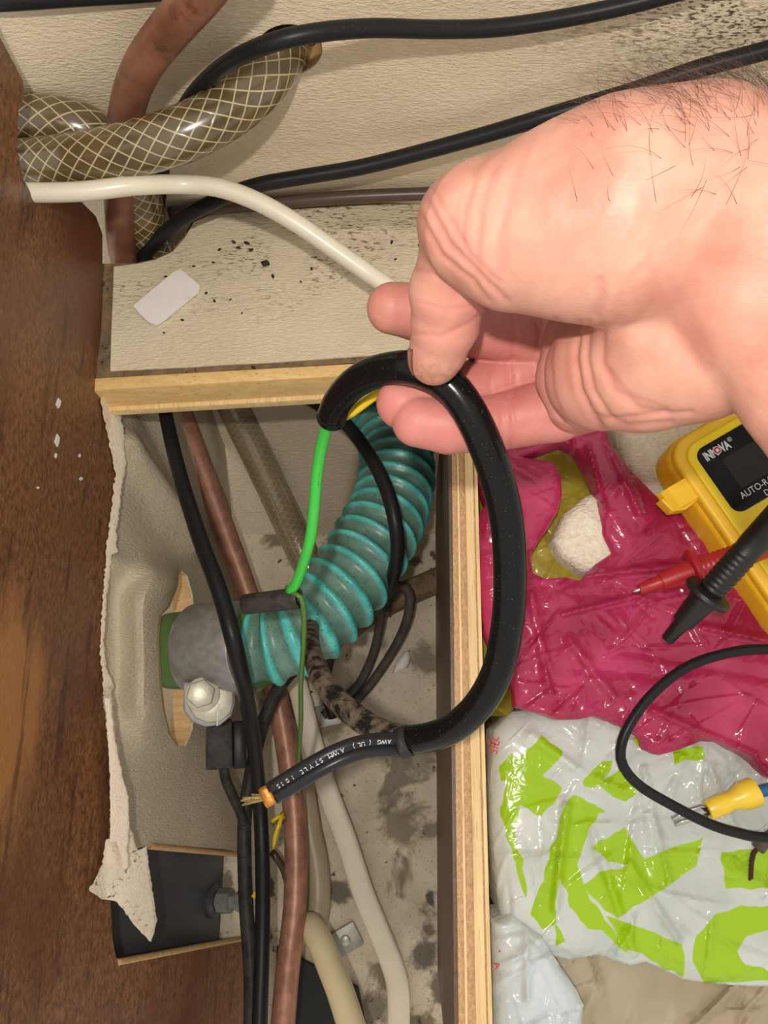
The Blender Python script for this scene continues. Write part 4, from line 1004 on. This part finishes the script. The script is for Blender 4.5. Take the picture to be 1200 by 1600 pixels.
# ------------------------------------------------------------------ probes
def probe(name, label, a, b, mat, tipmat, k=1.0, tip=True):
    p = thing(name, label, 'probe'); a, b = Vector(a), Vector(b); M = axis_matrix(a, b); s = k
    if tip: lathe('tip', [(-.003, .0002), (-.002, .0008), (.002, .0009)], M, tipmat, p, 12)
    lathe('nose', [(0, .0022 * s), (.0006, .0026 * s), (.010 * s, .0033 * s), (.0102 * s, .0043 * s), (.024 * s, .0056 * s), (.0242 * s, .0056 * s)], M, mat, p, 22)
    lathe('finger_guard', [(.0240 * s, .0058 * s), (.0246 * s, .0092 * s), (.0258 * s, .0098 * s), (.0272 * s, .0092 * s), (.0280 * s, .0056 * s)], M, mat, p, 26)
    pr = []
    z = .028 * s
    for i in range(9):
        pr += [(z, .0050 * s), (z + .0010 * s, .0054 * s), (z + .0014 * s, .0054 * s), (z + .0022 * s, .0050 * s)]; z += .0023 * s
    pr += [(z + .004, .0054 * s), (.11, .0052 * s), (.112, .003 * s)]
    lathe('grip', pr, M, mat, p, 22); return p
pa = pd(999, 921, .348); pb = pd(1092, 889, .345); pb = pa + (pb - pa) / np.linalg.norm(pb - pa) * .1
probe('test_probe', 'red test probe with a bare metal tip', pa, pb, 'probe_red', 'terminal', 1.0)
pa = pd(1042, 1000, .340); pb = pd(1112, 922, .327); pb = pa + (pb - pa) / np.linalg.norm(pb - pa) * .1
probe('test_probe', 'black test probe lying across the red one', pa, pb, 'probe_black', 'probe_black', 1.08, False)

o = tube('test_lead', pts((1600, 1060, 'z', 25.0), (1330, 1025, 'z', 25.0), (1200, 1014, 'z', 25.0), (1130, 1022, 'z', 25.0), (1070, 1044, 'z', 25.0), (1018, 1086, 'z', 24.9), (984, 1132, 'z', 24.8), (970, 1168, 'z', 24.6), (974, 1198, 'z', 24.4), (1000, 1228, 'z', 24.2), (1050, 1258, 'z', 24.2), (1110, 1288, 'z', 24.2), (1160, 1303, 'z', 24.2), (1200, 1309, 'z', 24.2), (1330, 1310, 'z', 24.2), (1600, 1290, 'z', 24.2)), .0023, 'rubber', seg=14)
tag(o, 'thin black test lead curving over the pink and white bags', 'lead')
term = thing('spade_terminal', 'yellow crimp terminal on a blue wire lying on the white bag', 'terminal')
a = Vector(pz(1106, 1266, .229)); b = Vector(pz(1182, 1236, .231)); M = axis_matrix(a, b); Lt = (b - a).length
lathe('crimp_sleeve', [(0, .0040), (.001, .0044), (Lt * .33, .0046), (Lt * .42, .0041), (Lt * .52, .0042), (Lt * .72, .0062), (Lt * .97, .0064), (Lt, .0060), (Lt - .001, .0050)], M, 'crimp_yellow', term, 24)
tube('wire', pts((1176, 1240, 'z', 23.1), (1210, 1232, 'z', 23), (1330, 1212, 'z', 22.6), (1600, 1190, 'z', 22.6)), .0027, 'blue_wire', term, seg=12)
tube('blade_side', pts((1112, 1266, 'z', 22.9), (1102, 1260, 'z', 22.9), (1086, 1263, 'z', 22.8), (1070, 1270, 'z', 22.7), (1050, 1280, 'z', 22.6)), .0011, 'terminal', term, seg=8)
tube('blade_side', pts((1112, 1270, 'z', 22.9), (1104, 1276, 'z', 22.8), (1090, 1278, 'z', 22.7), (1072, 1282, 'z', 22.6), (1054, 1288, 'z', 22.5)), .0011, 'terminal', term, seg=8)
rr = random.Random(2)
for i in range(9):
    s0 = pz(1108 + rr.uniform(-2, 2), 1266 + rr.uniform(-5, 7), .2295)
    s1 = pz(1102 + rr.uniform(-6, 4), 1270 + rr.uniform(-9, 12), .2305)
    tube('strand', np.array([s0, (s0 + s1) / 2, s1]), .0003, 'rust_wire', term, seg=5, step=.004, n=3)
bw = thing('bare_wire', 'brown wire with a twisted bare copper end hanging below the test lead', 'wire')
tube('insulation', pts((1600, 1240, 'z', 23.2), (1330, 1280, 'z', 23.2), (1230, 1296, 'z', 23.2), (1198, 1312, 'z', 23.2), (1184, 1326, 'z', 23.0)), .0030, 'brown_cable', bw, seg=10)
for i in range(5):
    ph = i * 2 * math.pi / 5; C = spline(pts((1186, 1324, 'z', 23.0), (1178, 1332, 'z', 23.0), (1174, 1350, 'z', 22.8), (1173, 1374, 'z', 22.7)), 8)
    C = C + np.stack([.0007 * np.cos(np.linspace(0, 14, len(C)) + ph), .0004 * np.sin(np.linspace(0, 9, len(C)) + ph), .0007 * np.sin(np.linspace(0, 14, len(C)) + ph)], 1)
    tube('strand', C, .0005, 'rust_wire', bw, seg=5, step=.0015, n=2)

# ================================================================== THE HAND
def HP(px, py, d):                            # hand space: camera axes in centimetres (x right, y up, z = depth)
    return np.array([(px - 600) / F * d, (800 - py) / F * d, d])
def chain(P, rows, k=.12):
    res = None
    for (x0, y0, d0, r0), (x1, y1, d1, r1) in zip(rows[:-1], rows[1:]):
        a, b = HP(x0, y0, d0), HP(x1, y1, d1); ra, rb = r0 * d0 / F, r1 * d1 / F
        ab = b - a; t = np.clip(((P - a) @ ab) / (ab @ ab), 0, 1)
        v = np.linalg.norm(P - a - t[:, None] * ab, axis=1) - (ra + t * (rb - ra))
        res = v if res is None else smin(res, v, k)
    return res
def smin(a, b, k):
    h = np.clip(.5 + .5 * (b - a) / k, 0, 1)
    return b + (a - b) * h - k * h * (1 - h)
H_thumb = [(1080, 322, 16.0, 172), (960, 338, 16.1, 166), (880, 350, 16.3, 142), (800, 362, 16.7, 116), (745, 352, 17.0, 90), (724, 348, 17.4, 68)]
H_dist = [(724, 348, 17.4, 68), (716, 400, 17.9, 60), (701, 455, 18.6, 61), (696, 505, 19.2, 53), (684, 548, 19.8, 44), (679, 562, 20.0, 40)]
H_index = [(613, 482, 21.2, 40), (655, 488, 21.4, 44), (735, 512, 21.8, 45), (850, 528, 22.4, 49), (985, 500, 25.2, 62)]
H_mid = [(629, 630, 22.3, 41), (672, 628, 22.5, 44), (748, 606, 22.7, 45), (865, 575, 22.9, 50), (990, 540, 24.8, 66)]
H_ring = [(653, 658, 22.0, 41), (700, 664, 22.1, 45), (770, 662, 22.1, 44), (868, 640, 22.0, 50), (985, 590, 23.6, 66)]
H_pinky = [(790, 640, 25.2, 34), (850, 640, 25.4, 38), (900, 620, 25.2, 42), (990, 590, 24.5, 55)]
def sdf(P, parts=False):
    arm = chain(P, [(1010, 282, 16.4, 120), (1110, 330, 16.2, 160), (1230, 392, 16.2, 192), (1390, 505, 16.0, 222), (1500, 640, 15.6, 230)], .3)
    arm = smin(arm, chain(P, [(1090, 402, 15.8, 88), (1160, 498, 15.8, 86), (1256, 614, 15.8, 88), (1365, 745, 15.6, 112)], .3), .6)
    heel = chain(P, [(1120, 530, 17.0, 112), (1090, 545, 17.2, 105), (1010, 565, 18.2, 104), (945, 580, 19.2, 92)], .4)
    palm = chain(P, [(1060, 470, 18.0, 130), (985, 530, 20.4, 120), (940, 560, 22.2, 105)], .4)
    pad = chain(P, [(884, 535, 20.9, 36), (882, 590, 20.6, 40), (896, 632, 20.7, 40)], .3)
    backh = chain(P, [(990, 500, 24.8, 75), (1120, 430, 18.0, 150)], .4)
    backh = smin(backh, chain(P, [(985, 585, 23.8, 75), (1110, 520, 18.0, 110)], .4), .6)
    body = smin(smin(smin(palm, heel, .45), backh, .5), arm, .22)
    body = smin(body, pad, .10)
    bump = chain(P, [(972, 470, 16.5, 50), (1012, 500, 16.9, 72), (1085, 560, 17.4, 84)], .3)
    body = smin(body, bump, .5)

    th = chain(P, H_thumb, .3); di = chain(P, H_dist, .12); th = smin(th, di, .16)
    f = [chain(P, r, .10) for r in (H_index, H_mid, H_ring, H_pinky)]
    fing = smin(smin(smin(f[0], f[1], .05), f[2], .05), f[3], .05)
    A = smin(body, fing, .12); B = smin(smin(arm, backh, .5), th, .5)
    tot = np.maximum(smin(A, smin(B, body, .18), .05), P[:, 0] - 11.2)
    if parts: return tot, di, f, th, body
    return tot
lo = np.array([-.9, -.6, 10.0]); hi = np.array([11.6, 9.4, 27.6]); hs = .125
def surface_nets(fn, lo, hi, h):
    n = np.ceil((hi - lo) / h).astype(int) + 1
    ax = [lo[i] + np.arange(n[i]) * h for i in range(3)]
    S = np.empty(n, np.float32)
    for i in range(n[0]):
        Y, Z = np.meshgrid(ax[1], ax[2], indexing='ij')
        S[i] = fn(np.stack([np.full(Y.size, ax[0][i]), Y.ravel(), Z.ravel()], 1)).reshape(Y.shape)
    neg = S < 0
    c = np.zeros(tuple(n - 1), np.int32)
    for dx in (0, 1):
        for dy in (0, 1):
            for dz_ in (0, 1): c += neg[dx:n[0] - 1 + dx, dy:n[1] - 1 + dy, dz_:n[2] - 1 + dz_]
    act = (c > 0) & (c < 8); idx = -np.ones(act.shape, np.int64); I = np.argwhere(act); idx[act] = np.arange(len(I))
    V = lo + (I + .5) * h
    Q = []
    for axn in range(3):
        sl0 = [slice(None)] * 3; sl1 = [slice(None)] * 3; sl0[axn] = slice(0, -1); sl1[axn] = slice(1, None)
        ch = neg[tuple(sl0)] != neg[tuple(sl1)]
        E = np.argwhere(ch); u, v = (axn + 1) % 3, (axn + 2) % 3
        ok = (E[:, u] > 0) & (E[:, v] > 0) & (E[:, u] < n[u] - 1) & (E[:, v] < n[v] - 1); E = E[ok]
        a = E.copy(); b = E.copy(); cc = E.copy(); d = E.copy()
        b[:, u] -= 1; cc[:, u] -= 1; cc[:, v] -= 1; d[:, v] -= 1
        q = np.stack([idx[tuple(k.T)] for k in (a, b, cc, d)], 1)
        fl = neg[tuple(E.T)]; q[~fl] = q[~fl][:, ::-1]; Q.append(q)
    Q = np.vstack(Q); Q = Q[(Q >= 0).all(1)]
    return V, Q
def grad(fn, P, e=.01):
    g = np.stack([fn(P + np.eye(3)[i] * e) - fn(P - np.eye(3)[i] * e) for i in range(3)], 1) / (2 * e)
    return g
def project(fn, P, it=3):
    for _ in range(it):
        g = grad(fn, P); s = fn(P); P = P - np.clip(s / ((g * g).sum(1) + 1e-6), -.2, .2)[:, None] * g
    return P
def relax(V, Q, it):
    for _ in range(it):
        acc = np.zeros_like(V); cn = np.zeros(len(V))
        for i in range(4):
            a, b = Q[:, i], Q[:, (i + 1) % 4]
            np.add.at(acc, a, V[b]); np.add.at(acc, b, V[a]); np.add.at(cn, a, 1); np.add.at(cn, b, 1)
        V = V * .4 + .6 * acc / np.maximum(cn, 1)[:, None]
    return V
def subdivide(V, Q):
    E = np.sort(np.stack([Q, np.roll(Q, -1, 1)], 2).reshape(-1, 2), 1)
    U, inv = np.unique(E, axis=0, return_inverse=True); inv = inv.reshape(-1, 4)
    m = len(V); em = V[U].mean(1); fm = V[Q].mean(1); e0 = m + inv; f0 = m + len(U) + np.arange(len(Q))
    Q2 = np.vstack([np.stack([Q[:, i], e0[:, i], f0, e0[:, (i - 1) % 4]], 1) for i in range(4)])
    return np.vstack([V, em, fm]), Q2
HV, HQ = surface_nets(sdf, lo, hi, hs)
HV = project(sdf, relax(HV, HQ, 2), 3)
HV = relax(HV, HQ, 1)
HV, HQ = subdivide(HV, HQ)
HV = project(sdf, HV, 2)
tot, di, ff, th, body = sdf(HV, True)
N = grad(sdf, HV); N /= np.linalg.norm(N, axis=1)[:, None] + 1e-9
view = -HV / np.linalg.norm(HV, axis=1)[:, None]
facing = np.clip(((N * view).sum(1)) * 3, 0, 1)
hx = 600 + F * HV[:, 0] / HV[:, 2]; hy = 800 - F * HV[:, 1] / HV[:, 2]; hd = HV[:, 2]
# creases and wrinkles: polyline, depth cm, width px, depth range
CR = [
 ([(652, 330), (690, 400), (740, 440), (762, 470)], .05, 5, 0, 19.2), ([(660, 300), (700, 380), (745, 425), (790, 470)], .06, 6, 0, 19.2), ([(672, 290), (708, 350), (735, 400), (780, 440)], .03, 5, 0, 18.5),
 ([(645, 420), (680, 430), (730, 460), (756, 470)], .035, 5, 17, 20), ([(640, 520), (690, 526), (735, 505), (752, 490)], .03, 4, 17, 20.4), ([(650, 470), (700, 486), (745, 476)], .018, 4, 17, 20),
 ([(740, 290), (728, 330), (722, 380)], .02, 5, 0, 18), ([(770, 262), (752, 330), (748, 400)], .025, 7, 0, 18), ([(820, 240), (790, 330), (782, 420)], .02, 10, 0, 18),
 ([(930, 492), (940, 468), (936, 440)], .06, 9, 0, 19), ([(1020, 420), (1050, 500), (1100, 580)], .02, 12, 0, 17), ([(1050, 440), (1085, 520), (1140, 610)], .02, 12, 0, 17),
 ([(905, 505), (898, 560), (906, 610), (928, 655), (940, 668)], .10, 5, 0, 24), ([(920, 505), (916, 560), (926, 610), (955, 655)], .07, 5, 0, 24), ([(940, 510), (940, 570), (960, 610), (1000, 640), (1040, 648)], .07, 7, 0, 24), ([(950, 580), (985, 620), (1040, 640)], .03, 6, 0, 24),
 ([(960, 655), (1020, 650), (1080, 645)], .06, 5, 0, 24), ([(930, 650), (980, 665), (1050, 660)], .05, 5, 0, 24),
 ([(862, 660), (885, 672), (905, 676)], .05, 4, 0, 24), ([(868, 500), (858, 560), (862, 610), (880, 660)], .05, 5, 0, 24),
 ([(838, 500), (846, 520), (840, 548)], .05, 4, 21, 25), ([(848, 500), (856, 522), (850, 545)], .04, 3, 21, 25), ([(800, 480), (806, 520), (800, 560)], .02, 4, 21, 25),
 ([(802, 560), (806, 590), (802, 618)], .05, 4, 21, 25), ([(792, 565), (796, 595), (790, 618)], .03, 3, 21, 25), ([(770, 575), (766, 600), (770, 620)], .03, 3, 21, 25),
 ([(780, 622), (786, 660), (778, 698)], .05, 4, 21, 25), ([(796, 622), (802, 660), (796, 696)], .05, 4, 21, 25), ([(730, 690), (728, 660), (718, 640)], .04, 4, 21, 25), ([(858, 620), (880, 640)], .02, 4, 21, 25),
]
disp = np.zeros(len(HV))
for P, dep, wd, d0, d1 in CR:
    m = (hd > d0) & (hd < d1)
    disp[m] -= dep * .8 * np.exp(-(segdist(hx[m], hy[m], P) / wd) ** 2)
# fine stretched skin lines across the thumb mass
m = (th < .02) & (hd < 18.6)
disp[m] += .012 * (np.sin((hx[m] * .9 + hy[m] * .5 + 30 * vnoise(hx[m] / 40, hy[m] / 40, 3)) * .16) * vnoise(hx[m] / 50, hy[m] / 60, 9))
disp += .008 * (vnoise(hx / 28, hy / 28, 77) - .5)
HV = HV + N * (disp * facing)[:, None]
tint = np.zeros(len(HV))
for k, f in enumerate(ff): tint = np.maximum(tint, np.clip(1 - f / .25, 0, 1) * (1.0 if k != 0 else .8))
tint = np.maximum(tint, np.clip(1 - di / .2, 0, 1) * .38 * np.clip((hy - 430) / 60, 0, 1))
tint = np.maximum(tint, .45 * np.clip((hd - 17.5) / 2, 0, 1) * np.clip(1 - body / .2, 0, 1))
tint = np.clip(tint * .85 + .14 * (vnoise(hx / 60, hy / 60, 15) - .3), 0, 1)
# creases are redder
for P, dep, wd, d0, d1 in CR:
    m = (hd > d0) & (hd < d1); tint[m] = np.clip(tint[m] + .35 * np.exp(-(segdist(hx[m], hy[m], P) / (wd * .9)) ** 2), 0, 1)
dust = np.clip(1 - di / .1, 0, 1) * np.clip((hy - 545) / 40, 0, 1) + np.clip(1 - ff[0] / .1, 0, 1) * np.clip((660 - hx) / 60, 0, 1) * .55
tint = np.clip(tint - .3 * np.clip((hx - 950) / 200, 0, 1), 0, 1)
def h2w(P):
    c = np.stack([P[:, 0], P[:, 1], -P[:, 2]], 1) / 100; return CAM + c @ ROT.T
# frames flip handedness once (depth axis), so reverse faces
hand = link('person', h2w(HV), HQ[:, ::-1], 'skin', None, True, None, {'tint': tint, 'dust': np.clip(dust, 0, 1)})
tag(hand, 'bare right hand and wrist pinching the thick black cable loop', 'person')
# thumb nail: thin curved plate on the far left side of the thumb tip
V = []; Fs = []; nu, nv = 9, 7
for i in range(nu):
    for j in range(nv):
        u = i / (nu - 1); v = j / (nv - 1) - .5
        px = 641 + 6 * (1 - u) + 4 * abs(v) ; py = 545 + 46 * u; d = 20.0 + .9 * v * 1.5 + .5 * u
        V.append(HP(px - 2, py, d))
for i in range(nu - 1):
    for j in range(nv - 1): Fs.append((i * nv + j, i * nv + j + 1, (i + 1) * nv + j + 1, (i + 1) * nv + j))
V = project(sdf, np.array(V), 4); gN = grad(sdf, V); gN /= np.linalg.norm(gN, axis=1)[:, None]
Vt = V + gN * .035; Vb = V - gN * .05; k = len(V)
side = []
ring = [j for j in range(nv)] + [(i + 1) * nv - 1 for i in range(1, nu)] + [(nu - 1) * nv + j for j in range(nv - 2, -1, -1)] + [i * nv for i in range(nu - 2, 0, -1)]
for a, b in zip(ring, ring[1:] + ring[:1]): side.append((a, b, b + k, a + k))
link('thumb_nail', h2w(np.vstack([Vt, Vb])), Fs + [tuple(q + k for q in f[::-1]) for f in Fs] + side, 'nail', hand)
# arm hair
rng = np.random.default_rng(5)
cand = np.where((hx > 900) & (hx < 1260) & (hy < 330) & (hd < 16) & (((N * view).sum(1)) > -.4))[0]
wgt = np.clip((hx[cand] - 860) / 200, .02, 1) * (.25 + 1.2 * np.clip((230 - hy[cand]) / 120, 0, 1)); wgt /= wgt.sum()
sel = rng.choice(cand, 420, False, wgt)
HVs = []; HFs = []
for s in sel:
    p = HV[s]; n = N[s]; dirn = np.array([-.5 + rng.normal(0, .35), .55 + rng.normal(0, .4), rng.normal(0, .3)])
    dirn -= n * (dirn @ n) * .8; dirn /= np.linalg.norm(dirn); curl = np.cross(n, dirn) * rng.normal(0, .35)
    Lh = rng.uniform(.5, 1.3); base = len(HVs); seg = 6
    for i in range(seg + 1):
        t = i / seg; c = p + dirn * Lh * t + curl * Lh * t * t + n * (.02 + .16 * math.sin(t * 2.2)) * Lh
        r = .0042 * (1 - .8 * t); b1 = np.cross(dirn, n); b1 /= np.linalg.norm(b1) + 1e-9
        HVs += [c + b1 * r, c - b1 * r * .5 + n * r * .8, c - b1 * r * .5 - n * r * .8]
    for i in range(seg):
        for j in range(3):
            a = base + i * 3 + j; b = base + i * 3 + (j + 1) % 3; HFs.append((a, b, b + 3, a + 3))
hr = link('arm_hair', h2w(np.array(HVs)), HFs, 'hair', hand); tag(hr, 'fine dark hair on the wrist', kind='stuff')
